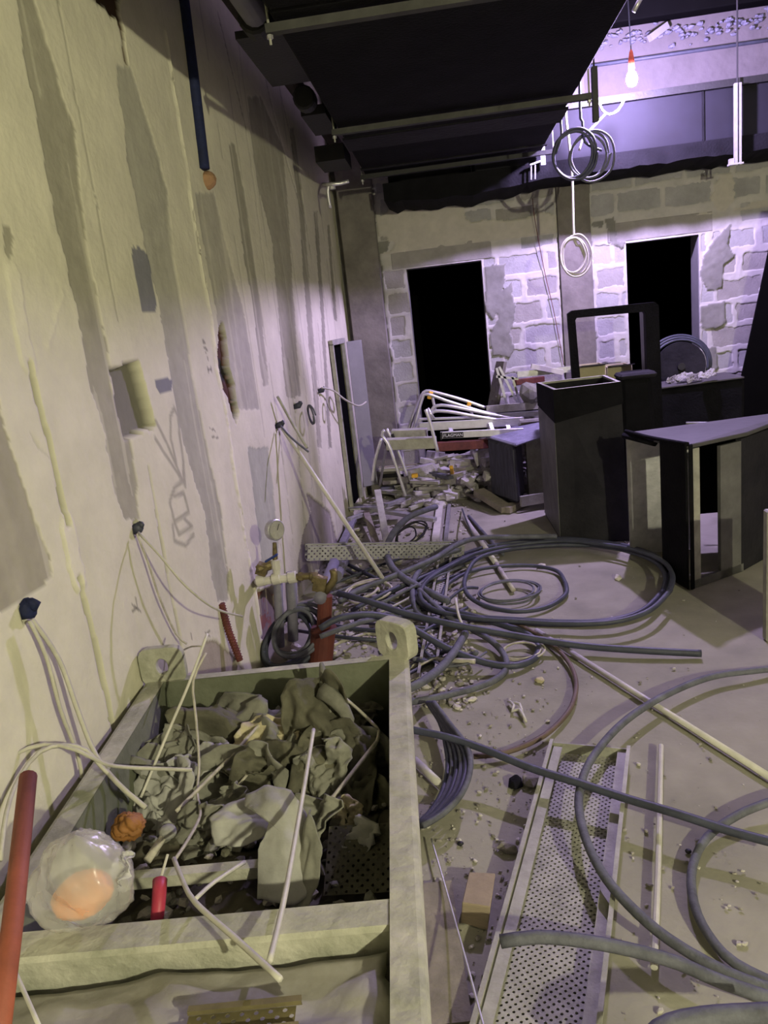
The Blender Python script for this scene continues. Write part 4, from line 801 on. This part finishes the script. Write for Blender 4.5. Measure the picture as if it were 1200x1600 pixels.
cable(off(big, -3, 4, .975, z=.055, zr=.012), .015, CAB, 'upper inner strand of the large dark cable loop at right')
cable(off(big, 5, 3, .99, z=.085, zr=.012), .013, CAB, 'topmost strand of the large dark cable loop at right')
cable([(884, 912, .02), (883, 930, .02), (850, 950, .02), (800, 955, .03), (752, 944, .04), (728, 925, .05), (728, 900, .06), (748, 872, .08), (800, 858, .07), (868, 852, .06), (930, 852, .05)], .013, CAB, 'cable running into the small ring inside the large loop')
cable([(884, 912, .02), (870, 892, .02), (830, 884, .02), (780, 885, .03), (735, 893, .04), (700, 912, .04), (690, 935, .04)], .012, CAB, 'upper arc of the small ring inside the large loop')
cable([(870, 838, .10), (800, 839, .12), (745, 841, .14), (712, 852, .15), (680, 872, .14), (640, 890, .12), (600, 906, .10), (560, 922, .08), (530, 940, .06)], .017, CABG, 'thick dusty cable running from the large loop back left over the heap')
cable([(681, 792, .20), (665, 797, .22), (639, 808, .22), (618, 828, .20), (606, 850, .16), (605, 868, .14), (614, 888, .12), (632, 904, .10), (660, 920, .08), (700, 940, .06)], .022, CABG, 'thick grey hose arching up beyond the perforated tray')
cable([(720, 858, .08), (690, 868, .10), (664, 884, .10), (647, 905, .09), (645, 930, .07), (652, 955, .05), (672, 975, .05)], .017, CABG, 'thick grey loop left of the ring, bulging toward the tub')
cable([(529, 927, .22), (570, 938, .22), (625, 956, .18), (700, 974, .14), (800, 992, .08), (900, 1008, .04), (1000, 1016, .03), (1096, 1021, .02)], .017, CAB, 'straight dark cable pointing right across the floor, free end on concrete')
cable([(500, 982, .25), (530, 966, .28), (576, 960, .26), (625, 970, .20), (660, 991, .14), (712, 1019, .08), (765, 1037, .04), (805, 1040, .03), (836, 1028, .02), (840, 1008, .02), (822, 990, .03), (780, 975, .04), (720, 958, .06), (660, 945, .08)], .016, CAB, 'dark cable leaving the drain pipe and turning back at a wide bend')
cable([(500, 995, .20), (540, 980, .22), (590, 966, .2), (650, 962, .1)], .013, CABG, 'short dusty cable beside the drain pipe under the dark one')
cable([(637, 1098, .05), (690, 1088, .03), (745, 1074, .02), (780, 1058, .02), (792, 1040, .02), (784, 1018, .03), (760, 996, .04), (720, 975, .06), (690, 955, .08), (655, 922, .10)], .015, CABG, 'dusty cable curving from the tub side round under the straight cable')
cable([(634, 1078, .12), (660, 1065, .12), (690, 1042, .10), (710, 1018, .09), (727, 990, .08)], .019, CABG, 'stiff grey tube end leaning on the cables beside the tub')
cable([(642, 1140, .14), (700, 1152, .13), (760, 1172, .11), (830, 1200, .10), (900, 1222, .09), (980, 1248, .08), (1060, 1272, .08), (1140, 1298, .07), (1230, 1322, .07)], .0135, CAB, 'long dark cable stretching over the big tray to the right border')
cable([(1240, 1042, .02), (1180, 1048, .03), (1110, 1058, .04), (1040, 1086, .05), (975, 1128, .06), (925, 1185, .07), (905, 1240, .07), (912, 1300, .08), (945, 1370, .08), (1010, 1440, .07), (1080, 1490, .06), (1160, 1530, .05), (1240, 1555, .04)], .0135, CABG, 'wide dusty cable arc sweeping across the big tray')
cable([(1260, 1238, .05), (1200, 1254, .04), (1150, 1275, .03), (1105, 1308, .02), (1082, 1355, .02), (1084, 1410, .02), (1108, 1462, .02), (1150, 1506, .02), (1240, 1550, .02)], .0125, CABG, 'dark cable arc at the right border, below the stretched cable')
cable([(782, 1471, .16), (840, 1464, .16), (910, 1470, .15), (990, 1485, .13), (1060, 1505, .10), (1130, 1535, .08), (1240, 1572, .06)], .015, CABG, 'thick grey cable end lying over the near part of the big tray')
cable([(985, 1660, .16), (1030, 1610, .18), (1100, 1590, .18), (1240, 1582, .16)], .02, CABG, 'very thick grey hose at the bottom right corner')
cable([(800, 970, .03), (850, 998, .02), (885, 1030, .02), (900, 1065, .02), (892, 1105, .02), (860, 1142, .02), (820, 1165, .02), (780, 1178, .02), (740, 1182, .02)], .010, mat('brown_cable', (.12, .085, .065), .7, noise=.3), 'brown cable arc on the bare floor left of the big tray')
for k in range(6):
    rr = random.Random(40+k); d = k*7
    cable([(668+d*.3, 1098, .05+.01*k), (688+d*.4, 1130, .05+.012*k), (697+d*.9, 1165, .05+.012*k), (700+d*1.0, 1200, .04+.012*k), (690+d*.9, 1240, .03+.012*k), (670+d*.6, 1272, .02+.01*k), (650+d*.3, 1290, .02+.01*k)], .010, CABG if k % 2 else CAB,
          ['innermost', 'second', 'third', 'fourth', 'fifth', 'outermost'][k]+' strand of the cable bundle hugging the tub side', seed=k)
rr = random.Random(77)
words = ['nearest the tub', 'crossing the narrow profile', 'beside the drain pipe', 'under the thick loop', 'by the leaning pole foot', 'below the perforated tray', 'left of the ring', 'in the middle of the heap', 'at the heap\'s near edge', 'under the straight cable', 'by the short violet pipe', 'behind the thick hose', 'left of the narrow profile', 'right of the narrow profile', 'under the arching hose', 'at the wall side']
for k in range(16):
    x = rr.uniform(540, 720); y = rr.uniform(880, 1060); a = rr.uniform(-.9, .5); L = rr.uniform(60, 150)
    if y > 1000: x = rr.uniform(645, 700)
    pts = [(x+math.cos(a)*L*(u-.5)*1.1+rr.uniform(-8, 8), y+math.sin(a)*L*.6*(u-.5)+math.sin(u*3)*14*rr.uniform(-1, 1), .02+.05*rr.random()) for u in (0, .25, .5, .75, 1)]
    cable(pts, rr.choice([.006, .009, .012]), rr.choice([CAB, CABG, CABG, WIRE]), 'loose cable scrap in the heap, '+words[k], n=6)
rr = random.Random(55)
words2 = ['running back from the tub corner', 'towards the far heap', 'beside the narrow profile', 'crossing the perforated tray', 'between the two trays', 'along the wall side', 'below the leaning pole', 'ending at the ring', 'under the straight dark cable', 'past the drain pipe', 'nearest the wall', 'next to the white channel', 'rising over the rubble', 'flat on the rubble']
for k in range(14):
    x = rr.uniform(530, 690); y = rr.uniform(860, 1000); a = rr.uniform(-1.0, -.2) if k % 3 else rr.uniform(.1, .8); L = rr.uniform(50, 110)
    cable([(x-L*math.cos(a), y-L*.5*math.sin(a), .04), (x, y+rr.uniform(-5, 5), .05+.05*rr.random()), (x+L*math.cos(a), y+L*.5*math.sin(a), .03)], rr.choice([.007, .010, .013]), rr.choice([CAB, CAB, CABG, GALVD]), 'fairly straight dusty cable length in the heap, '+words2[k], n=6)
for k, (x, y, r) in enumerate(((815, 1018, .09), (745, 888, .0),)):
    if r: coil('wire_coil', P(x, y, .02), r, 3, .005, WIRE, 'small coil of pale wire on the floor right of the cable heap', 'wire', seed=k+3, tilt=(1, 0, 0), up=(0, 1, 0), jit=.1)
coil('wire_coil', P(795, 925, .03), .16, 4, .006, CABG, 'coil of thin grey cable inside the large dark loop', 'wire', seed=13, tilt=(1, 0, 0), up=(0, 1, 0), jit=.08)
coil('wire_coil', P(640, 835, .10), .10, 3, .006, BLACK, 'tangle of thin black wire beyond the perforated tray', 'wire', seed=15, tilt=(1, .2, .2), up=(0, 1, .4), jit=.25)
coil('wire_coil', P(572, 925, .06), .12, 3, .008, WIRE, 'loose pale wire rings near the foot of the leaning pole', 'wire', seed=17, tilt=(1, 0, 0), up=(0, 1, .1), jit=.2)
tube_thing('white_wire', [P(712, 935, .16), P(715, 955, .12), P(722, 975, .08), P(735, 990, .04)], .007, PVC, 'short bright white wire stub on the cable heap', 'wire')

# ================================================================== RUBBLE
mb = MB(); rnd = random.Random(21)
for i in range(2600):
    u = rnd.random()
    if u < .55: x, y = rnd.uniform(500, 740), rnd.uniform(760, 1110)
    elif u < .8: x, y = rnd.uniform(560, 860), rnd.uniform(1040, 1590)
    else: x, y = rnd.uniform(560, 1190), rnd.uniform(720, 1590)
    p = P(x, y, 0)
    if p.x < -1.0 or p.y > 6.9: continue
    s = rnd.choice([.004, .006, .008, .012, .02]) if u < .55 else rnd.choice([.002, .003, .004, .006, .009])
    if u >= .8 and rnd.random() < .5: s *= .6
    mb.rock((p.x, p.y, s*.2), s, rnd, mi=rnd.choice([0, 0, 1]))
build('floor_grit', mb, [RUBB, RUBBL], None, 'grit and crumbs of plaster scattered over the concrete floor', 'rubble', kind='stuff')
mb = MB(); rnd = random.Random(23)
for i in range(150):
    s = rnd.uniform(0, 1); p = P(rnd.uniform(455, 660), rnd.uniform(780, 1090), 0)
    if p.x < -1.02: continue
    mb.rock((p.x, p.y, .01), rnd.uniform(.015, .04), rnd, mi=rnd.choice([0, 0, 1]), flat=.6)
build('rubble_heap', mb, [RUBB, RUBBL], None, 'low rubble heap along the wall foot under the cables', 'rubble', kind='stuff')
for i, (x, y, s, mt, lab) in enumerate(((843, 1063, .026, CARD, 'pale yellowish crumpled scrap lying alone on the floor right of the bend'), (846, 884, .03, RUBBL, 'pale plaster lump inside the large cable loop'), (805, 1222, .035, FOAM, 'black lump on the floor left of the big tray'), (830, 1218, .04, RUBB, 'grey lump beside the black one left of the big tray'),
   (720, 1318, .012, BLACK, 'small black pebble on the floor near the tub'), (690, 1078, .022, RUBBL, 'pale pinkish lump beside the cable bundle'), (872, 1043, .008, PVC, 'tiny white bit right of the yellowish scrap'), (1076, 1330, .012, BLACK, 'small dark pebble inside the right-border arc'), (965, 902, .03, RUBBL, 'pale smear of mortar on the floor inside the large loop'), (795, 1325, .03, RUBB, 'flat grey mortar crumb left of the big tray'))):
    build('rubble_lump', MB().rock(P(x, y, s*.25), s, random.Random(i+60), flat=.6), mt, None, lab, 'rubble', bevel=.002)
build('white_scrap', MB().tube([P(795, 1095, .01), P(803, 1102, .02), P(800, 1112, .01), P(812, 1108, .02), P(822, 1128, .01)], .006, 6).tube([P(800, 1098, .012), P(812, 1100, .02), P(816, 1115, .01)], .006, 6), PVC, None, 'small twisted white plastic scrap on the bare floor', 'scrap', smooth=True)
bl = P(752, 1440, 0); build('wood_block', MB().hexa([P(720, 1442, .0), P(762, 1455, .0), P(768, 1400, .0), P(735, 1392, .0), P(722, 1410, .06), P(766, 1417, .06), P(774, 1364, .06), P(733, 1362, .06)]), WOOD, None, 'pale timber block lying between the tub and the big tray', 'block', bevel=.002)
tube_thing('steel_wire_rod', [P(674, 1311, .02), P(700, 1400, .04), P(728, 1500, .10), P(758, 1612, .16)], .0028, ALU, 'thin shiny wire rod lying between the tub and the big tray', 'rod')
build('dark_board', MB().box(P(690, 1480, .01), (.10, .45, .015), rz=.1), WOODD, None, 'dark brown board on the floor beside the tub near the bottom edge', 'board')

# ================================================================== MORTAR TUB
ZR = .50
BRt = P(634, 1020, ZR); NRt = P(656, 1440, ZR); v = (NRt-BRt).normalized(); uu = Vector((-v.y, v.x, 0))
if uu.x > 0: uu = -uu
BLt = P(243, 1052, ZR); Wd = (BLt-BRt).dot(uu)+.01; Lg = 1.62
def T(a, b, z): return BRt+uu*a+v*b+Vector((0, 0, z-ZR))      # a to the left, b to the camera
t = thing('mortar_tub', 'large grey-green mortar-caked steel tub full of building rubbish', 'tub', tuple(T(Wd/2, Lg/2, 0)))
def ring(a0, b0, a1, b1, z): return [T(a0, b0, z), T(a1, b0, z), T(a1, b1, z), T(a0, b1, z)]
th = .055
R = [ring(.03, .03, Wd-.03, Lg-.03, .04), ring(.0, .0, Wd, Lg, ZR-.06), ring(-.008, -.008, Wd+.008, Lg+.008, ZR-.05), ring(-.008, -.008, Wd+.008, Lg+.008, ZR-.008), ring(.0, .0, Wd, Lg, ZR), ring(th, th*.7, Wd-th*1.1, Lg-th, ZR)]
mb = MB(); vs = [p for r_ in R for p in r_]; mb.add(vs, [(i*4+k, i*4+(k+1) % 4, (i+1)*4+(k+1) % 4, (i+1)*4+k) for i in range(5) for k in range(4)]+[(3, 2, 1, 0)])
part('tub_shell', mb, TUB, t, bevel=.006)
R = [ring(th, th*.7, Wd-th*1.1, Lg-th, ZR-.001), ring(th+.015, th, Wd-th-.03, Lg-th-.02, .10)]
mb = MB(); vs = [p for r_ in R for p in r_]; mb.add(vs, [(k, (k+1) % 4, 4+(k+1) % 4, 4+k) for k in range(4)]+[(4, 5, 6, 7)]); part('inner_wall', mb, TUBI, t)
bq = (P(400, 1440, ZR)-BRt).dot(v)
mb = MB().hexa([T(th*.6, bq-.035, ZR-.10), T(Wd-th*.6, bq-.035, ZR-.10), T(Wd-th*.6, bq+.035, ZR-.10), T(th*.6, bq+.035, ZR-.10), T(th*.6, bq-.04, ZR-.004), T(Wd-th*.6, bq-.04, ZR-.004), T(Wd-th*.6, bq+.04, ZR-.004), T(th*.6, bq+.04, ZR-.004)]); part('cross_bar', mb, TUB, t, bevel=.008)
part('rib', MB().hexa([T(Wd-.13, bq-.36, .33), T(.3, bq-.36, .33), T(.3, bq-.33, .33), T(Wd-.13, bq-.33, .33), T(Wd-.13, bq-.36, .36), T(.3, bq-.36, .36), T(.3, bq-.33, .36), T(Wd-.13, bq-.33, .36)]), TUB, t)
def lug(c, ax, ay, hw, hh, hr, th_, mt, name='lug'):
    n = 32; az = ax.cross(ay); o = []; i_ = []
    for k in range(n):
        a = 2*math.pi*k/n; ca, sa = math.cos(a), math.sin(a); p = 5; q_ = (abs(ca)**p+abs(sa)**p)**(-1/p)
        o.append(c+ax*ca*q_*hw+ay*sa*q_*hh); i_.append(c+ax*ca*hr+ay*(sa*hr*1.35))
    mb = MB(); hexring(mb, [x-az*th_/2 for x in o], [x-az*th_/2 for x in i_], [x+az*th_/2 for x in o], [x+az*th_/2 for x in i_]); part(name, mb, mt, t, bevel=.003)
lug(T(Wd-.06, .015, ZR+.05), -uu, Z_, .075, .065, .02, .03, TUB)
lug(T(.025, .0, ZR+.055), (-uu*.75+v*.66).normalized(), Z_, .07, .065, .022, .05, TUB)
# rubbish surface inside
def dirt_fn(A, B):
    Z = .20+.10*np.clip(1-np.abs(B-.62)/.7, 0, 1)+.05*fbm(A*7, B*7, 71)+.02*fbm(A*22, B*22, 72)
    Pt = np.array([BRt])[0]; Xx = Pt[0]+uu.x*A+v.x*B; Yy = Pt[1]+uu.y*A+v.y*B
    c = np.array([.075, .068, .045])*(1+.7*fbm(A*10, B*10, 73)+.4*fbm(A*40, B*40, 74))[..., None]; return np.stack([Xx, Yy, np.clip(Z, .12, .42)], -1), np.clip(c, .01, 1)
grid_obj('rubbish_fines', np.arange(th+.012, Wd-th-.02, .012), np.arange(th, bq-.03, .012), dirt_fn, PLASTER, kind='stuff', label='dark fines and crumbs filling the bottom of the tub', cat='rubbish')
def sheet(name, c, ax, ay, w_, h_, mt, lab, amp=.05, seed=0, n=38, curl=0., cat='paper', notch=True, soft=False, outline=None, group=None, parent=None, alpha=0):
    c = np.array(c); ax = np.array(_n(ax)); ay = np.array(_n(ay)); az = np.cross(ax, ay)
    nt = 56; nr = max(10, n//2)
    if notch:
        TH, RO = np.meshgrid(np.linspace(0, 2*np.pi, nt, endpoint=False), np.linspace(.02, 1, nr))
        sq = (np.abs(np.cos(TH))**3+np.abs(np.sin(TH))**3)**(-1/3)
        rad = .46*sq*(1+(.22 if soft else .42)*fbm(np.cos(TH)*1.1+seed*3, np.sin(TH)*1.1+seed, seed+190, 3))
        U = RO*rad*np.cos(TH); V_ = RO*rad*np.sin(TH)
        if outline:
            ol_ = np.array(outline+[outline[0]], float); cc = np.array([.08, .06]); L_ = np.concatenate([[0], np.cumsum(np.hypot(*np.diff(ol_, axis=0).T))]); tt_ = np.linspace(0, L_[-1], nt, endpoint=False)
            ox = np.interp(tt_, L_, ol_[:, 0])+.015*fbm(tt_*9, tt_*3, 5); oy = np.interp(tt_, L_, ol_[:, 1])+.015*fbm(tt_*9+7, tt_*3, 6)
            U = cc[0]+RO*(ox[None]-cc[0]); V_ = cc[1]+RO*(oy[None]-cc[1])
    else: U, V_ = np.meshgrid(np.linspace(-.5, .5, n), np.linspace(-.5, .5, n))
    rg = np.abs(fbm(U*3+seed, V_*3, seed+100, 3))*-2+.4*fbm(U*9+seed, V_*9, seed+130, 2)+1.2*np.abs(((U*1.7+V_*1.1+seed*.37) % 1)-.5)*(1 if amp > .02 else .3)
    if soft: rg = 1.2*fbm(U*2.2+seed, V_*2.2, seed+100, 3)
    k = 1+.10*fbm(U*3, V_*5, seed+160); uu_ = U*w_*k; vv = V_*h_*(1+.10*fbm(U*3+9, V_*3, seed+161))
    ww = amp*rg+curl*((U*2)**2+(V_*2)**2*.6)*w_*.4
    Pp = c+uu_[..., None]*ax+vv[..., None]*ay+ww[..., None]*az
    if notch:
        idx = np.arange(nt*nr).reshape(nr, nt); jx = np.roll(idx, -1, axis=1); f = np.stack([idx[:-1], jx[:-1], jx[1:], idx[1:]], -1).reshape(-1, 4)
        f = list(f)+[np.array(range(nt))[::-1]]
    else: idx = np.arange(n*n).reshape(n, n); f = np.stack([idx[:-1, :-1], idx[:-1, 1:], idx[1:, 1:], idx[1:, :-1]], -1).reshape(-1, 4)
    mb = MB().add([tuple(p) for p in Pp.reshape(-1, 3)], [tuple(int(i) for i in q_) for q_ in f])
    me = None; o = build(name, mb, mt, parent, lab, cat, group, smooth=True, solid=.0025); return o
def TP(px, py, z): return P(px, py, z)
SH = [((330, 1150), .36, .30, .26, PAPER, 'grey crumpled paper sheet below the far left wire in the tub', .05, 1), ((375, 1165), .38, .26, .28, PAPER2, 'dark crumpled sheet at the far middle of the rubbish', .06, 2), ((300, 1215), .35, .24, .22, PAPER, 'grey bundle of paper at the left of the rubbish', .06, 3),
 ((455, 1130), .44, .26, .16, PAPER, 'torn cement-bag scrap curling up beside the far tub wall', .05, 4), ((500, 1150), .42, .22, .26, PAPER2, 'dark rag hanging at the far right of the rubbish', .06, 5), ((440, 1215), .39, .26, .20, PAPER2, 'olive-brown crumpled sheet in the middle of the rubbish', .05, 6),
 ((345, 1290), .34, .22, .20, PAPER, 'rounded grey sheet left of the pale torn sheet', .04, 7), ((380, 1230), .36, .22, .20, PAPER, 'grey folded sheet crossed by two thin sticks', .06, 8), ((530, 1210), .36, .20, .24, PAPER2, 'dark brown sheet along the right tub wall', .05, 9), ((560, 1290), .30, .18, .22, PAPER2, 'dark rough sheet in the near right of the tub', .04, 10),
 ((250, 1250), .36, .20, .20, PAPERL, 'dusty light sheet beside the orange scrap', .05, 11), ((540, 1270), .36, .07, .07, CARD, 'small yellowish torn scrap near the right tub wall', .03, 12), ((260, 1180), .40, .16, .16, PAPER, 'small grey crumple at the left tub wall', .05, 13), ((480, 1290), .36, .14, .14, PAPER, 'small grey crumple beside the pale torn sheet', .04, 14),
 ((310, 1185), .40, .16, .14, PAPERL, 'small pale knot of paper under the left wires', .05, 15), ((420, 1150), .42, .18, .12, CARD, 'olive card scrap behind the thin stick', .03, 16), ((500, 1200), .40, .14, .14, PAPER, 'crumpled grey ball right of the upright rod', .06, 17), ((350, 1110), .36, .30, .14, PAPERL, 'pale dust-covered sheet against the far tub wall', .03, 18)]
for (x, y), z_, w_, h_, mt, lab, am, sd in SH:
    r_ = random.Random(sd); a_ = r_.uniform(-.6, .6); tl = r_.uniform(.15, .7)
    sheet('crumpled_sheet', TP(x, y, z_), (math.cos(a_), math.sin(a_), r_.uniform(-.3, .3)), (-math.sin(a_), math.cos(a_)*(1-tl), tl), w_*1.15, h_*1.25, mt, lab, am, sd, group='crumpled sheets in the tub', curl=r_.uniform(-.15, .35))
sheet('torn_sheet', TP(430, 1312, .42), (.95, -.2, -.1), (-.05, .8, .5), .20, .27, PAPERL, 'pale grey torn plastic sheet draped in the near middle of the tub', .03, 31, soft=True, outline=[(-.22, -.5), (.25, -.48), (.45, -.30), (.44, .05), (.36, .32), (.15, .48), (-.2, .5), (-.48, .42), (-.5, .28), (-.25, .3), (-.05, .2), (-.12, .05), (-.2, -.1)], curl=-.5, cat='sheet')
sheet('torn_sheet', TP(375, 1275, .42), (1, .1, .1), (-.1, .8, .4), .19, .12, PAPERL, 'pale rounded flap joined beside the draped torn sheet', .03, 33, soft=True, curl=-.5, cat='sheet')
sheet('torn_sheet', TP(468, 1350, .38), (.5, -.7, -.2), (.2, .5, .6), .12, .22, PAPER, 'dusty torn strip right of the draped pale sheet', .03, 35, soft=True, curl=-.4, cat='sheet')
for c_, i in SCR: sheet('plastic_scrap', c_, (1, .2, .2), (-.1, .8, .5), .14, .09, PAPERL if i % 2 else PAPER, ['leftmost crumpled plastic scrap on top of the low black duct box', 'bright crumpled scrap left of the middle on the low black duct box', 'grey crumpled scrap right of the middle on the low black duct box', 'rightmost pale crumpled scrap on the low black duct box'][i], .025, 70+i, cat='scrap')
mb = MB(); rnd = random.Random(31)
for i in range(420):
    a_ = rnd.uniform(th+.03, Wd-th-.05); b_ = rnd.uniform(th+.03, bq-.06); zz = float(np.clip(.20+.10*max(0, 1-abs(b_-.62)/.7), .12, .42))
    mb.rock(T(a_, b_, zz+.03*rnd.random()+.02), rnd.choice([.008, .012, .018, .026]), rnd, mi=rnd.choice([0, 1, 2]))
build('rubbish_crumbs', mb, [PAPER, PAPER2, RUBB], None, 'small crumbs and chunks of rubbish between the sheets in the tub', 'rubbish', kind='stuff')
EX = random.Random(9); wl = ['against the far left tub corner', 'along the left tub wall', 'under the long pale wire', 'beneath the kinked wire', 'behind the slanting stick', 'between the two short sticks', 'at the foot of the twisted rag', 'right of the long pale rod', 'below the dusty wire bend', 'behind the inner rib', 'left of the draped torn sheet', 'near the grey bottle end', 'in the far right tub corner', 'in front of the yellowish scrap']
for i, (x, y) in enumerate(((290, 1120), (265, 1195), (285, 1160), (318, 1215), (330, 1240), (395, 1205), (470, 1110), (490, 1185), (565, 1185), (310, 1300), (355, 1265), (240, 1275), (560, 1120), (545, 1315))):
    a_ = EX.uniform(-1, 1); tl = EX.uniform(.2, .9); sheet('crumpled_sheet', P(x, y, EX.uniform(.33, .42)), (math.cos(a_), math.sin(a_), EX.uniform(-.4, .4)), (-math.sin(a_), math.cos(a_)*(1-tl), tl), EX.uniform(.10, .18), EX.uniform(.10, .18), EX.choice([PAPER, PAPER2, PAPERL, PAPER]), 'small crumpled scrap '+wl[i], .045, 200+i, n=24, group='crumpled sheets in the tub', curl=EX.uniform(-.3, .5))
mb = MB().perf(P(505, 1400, .30), P(590, 1395, .30)-P(505, 1400, .30), Vector((0, .75, .35)), 14, 14, .012, .3); build('perforated_plate', mb, PAPER2, None, 'dark perforated plate piece in the near right corner of the tub', 'plate', solid=.001)
# twisted upright rag at the far wall
mb = MB().tube([TP(500, 1150, .40), TP(512, 1105, .46), TP(508, 1070, .52), TP(502, 1036, .57)], [.045, .006], 7)
build('twisted_rag', mb, PAPER, None, 'twisted grey rag standing up against the far tub wall', 'rag', smooth=True)
c = TP(520, 1110, .46); build('rag_tail', MB().tube([TP(505, 1080, .52), TP(525, 1095, .50), TP(545, 1125, .44), TP(540, 1160, .38)], [.03, .012], 7), PAPER, None, 'folded rag tail right of the twisted rag', 'rag', smooth=True)
def blob(name, c, r, mt, lab, cat, seed=0, flat=.8, amp=.25, n=22, sx=1.0, sy=1.0, solid=0):
    th_, ph = np.meshgrid(np.linspace(0, 2*np.pi, n*2, endpoint=False), np.linspace(.02, np.pi-.02, n))
    X = np.sin(ph)*np.cos(th_); Y = np.sin(ph)*np.sin(th_); Z = np.cos(ph)
    rr_ = r*(1+amp*fbm(X*2.2+Z*1.7+seed, Y*2.2-Z*1.3+3, seed, 4)-amp*.6*np.abs(fbm(X*5+Z*3, Y*5+Z*2, seed+4, 3)))
    Pp = np.stack([X*rr_*sx+c[0], Y*rr_*sy+c[1], Z*rr_*flat+c[2]], -1); m_ = n*2
    f = [(i*m_+k, i*m_+(k+1) % m_, (i+1)*m_+(k+1) % m_, (i+1)*m_+k) for i in range(n-1) for k in range(m_)]+[tuple(range(m_))[::-1], tuple((n-1)*m_+k for k in range(m_))]
    return build(name, MB().add([tuple(p) for p in Pp.reshape(-1, 3)], f), mt, None, lab, cat, smooth=True, solid=solid)
blob('orange_scrap', TP(202, 1290, .42), .038, ORNL if False else mat('dusty_orange', (.27, .12, .03), .7, noise=.35), 'dusty orange plastic scrap by the left tub wall', 'scrap', seed=5, amp=.5)
bc = P(132, 1375, .58)
blob('clear_bag', bc, .098, FILM, 'clear plastic bag on the near left tub rim with an orange thing inside', 'bag', seed=8, flat=1.0, amp=.22, sx=1.0, sy=.85, n=30)
blob('orange_sponge', bc+Vector((-.004, -.01, -.025)), .055, ORNL, 'orange sponge inside the clear plastic bag', 'sponge', seed=3, flat=.62, amp=.2)
sheet('bag_neck', bc+Vector((.085, -.01, .03)), (1, .2, .4), (-.2, .8, .5), .06, .07, FILM, 'twisted neck of the clear bag above the rubbish', .03, 44, cat='film')
t_ = thing('pink_handle', 'red-pink tool handle sticking up beside the clear bag', 'tool', tuple(P(247, 1420, .44)))
part('handle', MB().tube([P(245, 1440, .44), P(248, 1410, .47), P(250, 1375, .49)], [.013, .015], 12), PINK, t_, smooth=True); part('ferrule', MB().tube([P(244, 1452, .43), P(245, 1438, .44)], .012, 12), PVC, t_); part('wire_tip', MB().tube([P(250, 1376, .49), P(262, 1335, .52)], .003, 6), PVC, t_)
blob('grey_bottle_neck', P(262, 1300, .40), .022, PAPERL, 'small grey bottle end by the left tub wall', 'bottle', seed=11, amp=.08); tube_thing('grey_rod', [P(262, 1298, .40), P(230, 1345, .38)], .010, WIRE, 'dusty grey rod running from the bottle end to the near left', 'rod', smooth=False)
build('glass_bit', MB().rock(P(494, 1255, .37), .008, random.Random(2)), ALU, None, 'tiny glinting bit near the upright rod in the tub', 'scrap')
WZ = [([(324, 990, .72), (297, 1064, .62), (258, 1155, .48), (220, 1246, .36)], .0045, PVC, 'long pale wire leaning over the far left tub corner'), ([(322, 1020, .66), (302, 1064, .60), (306, 1120, .52), (311, 1191, .44), (308, 1240, .40), (313, 1272, .42), (295, 1310, .46), (272, 1345, .48)], .004, WIRE, 'pale wire dropping from the same corner, kinked near the middle'),
 ([(272, 1342, .50), (285, 1375, .52), (305, 1410, .54), (370, 1468, .56), (438, 1530, .58)], .0055, PVC, 'thick bent white wire crossing the near cross bar'), ([(305, 1405, .54), (335, 1378, .50), (382, 1347, .46)], .0045, PVC, 'short branch of white wire beside the bent one'), ([(418, 1119, .44), (385, 1155, .44), (352, 1191, .42), (275, 1268, .40)], .0055, WIRE, 'dusty stick slanting over the middle sheets'),
 ([(412, 1180, .43), (385, 1212, .42), (357, 1246, .38)], .004, WIRE, 'short thin stick in the middle of the rubbish'), ([(490, 1140, .50), (470, 1260, .50), (445, 1400, .53), (421, 1502, .56)], .0055, PVC, 'long pale rod leaning out over the near cross bar'), ([(518, 1075, .50), (550, 1100, .46), (580, 1128, .43), (592, 1143, .42), (588, 1160, .42)], .005, WIRE, 'dusty wire bending along the right tub wall'),
 ([(588, 1160, .42), (560, 1195, .40), (525, 1240, .38), (490, 1281, .36)], .006, WIRE, 'dark straight stick from the right tub wall to the middle'), ([(-20, 1215, .62), (20, 1180, .64), (70, 1163, .64), (120, 1172, .62), (160, 1192, .56), (200, 1199, .50), (300, 1203, .44)], .0055, CABW, 'pale cable arching from the left border into the tub'),
 ([(0, 1345, .55), (10, 1270, .60), (30, 1215, .62), (62, 1175, .64), (100, 1164, .63), (135, 1172, .60), (160, 1200, .55), (225, 1262, .42)], .0055, CABW, 'second pale cable looping at the left border above the tub'), ([(400, 1181, .42), (455, 1180, .42)], .002, PVC, 'hair-thin white wire across the middle sheets'), ([(318, 1010, .62), (300, 1010, .60), (282, 1018, .56)], .003, WIRE, 'tiny wire hook at the left lug'), ([(20, 1510, .58), (40, 1555, .58), (62, 1605, .58)], .004, PVC, 'thin pale wire at the bottom left corner')]
for pl, r_, mt, lab in WZ: tube_thing('tub_wire', [P(*p) for p in pl], r_, mt, lab, 'wire', 'wires and sticks in the tub', n=6)
# near end of the tub: dusty film over board, perforated strip
sheet('dusty_film', T(Wd*.50, bq+.27, ZR-.045), -uu, -v, Wd*.86, .42, mat('dusty_film', (.20, .19, .15), .6, noise=.5, scale=7, bump=.5, bscale=20, spec=.5, col2=(.33, .32, .29)), 'dusty crumpled film covering the near end of the tub', .022, 51, n=44, cat='film', notch=False)
tray('perforated_strip', P(290, 1608, ZR-.02), P(470, 1590, ZR-.02), .05, .01, .012, 'rusty perforated strip poking out at the bottom edge', 'strip', mt=mat('rusty_strip', (.13, .11, .05), .8, noise=.4), side_holes=False)
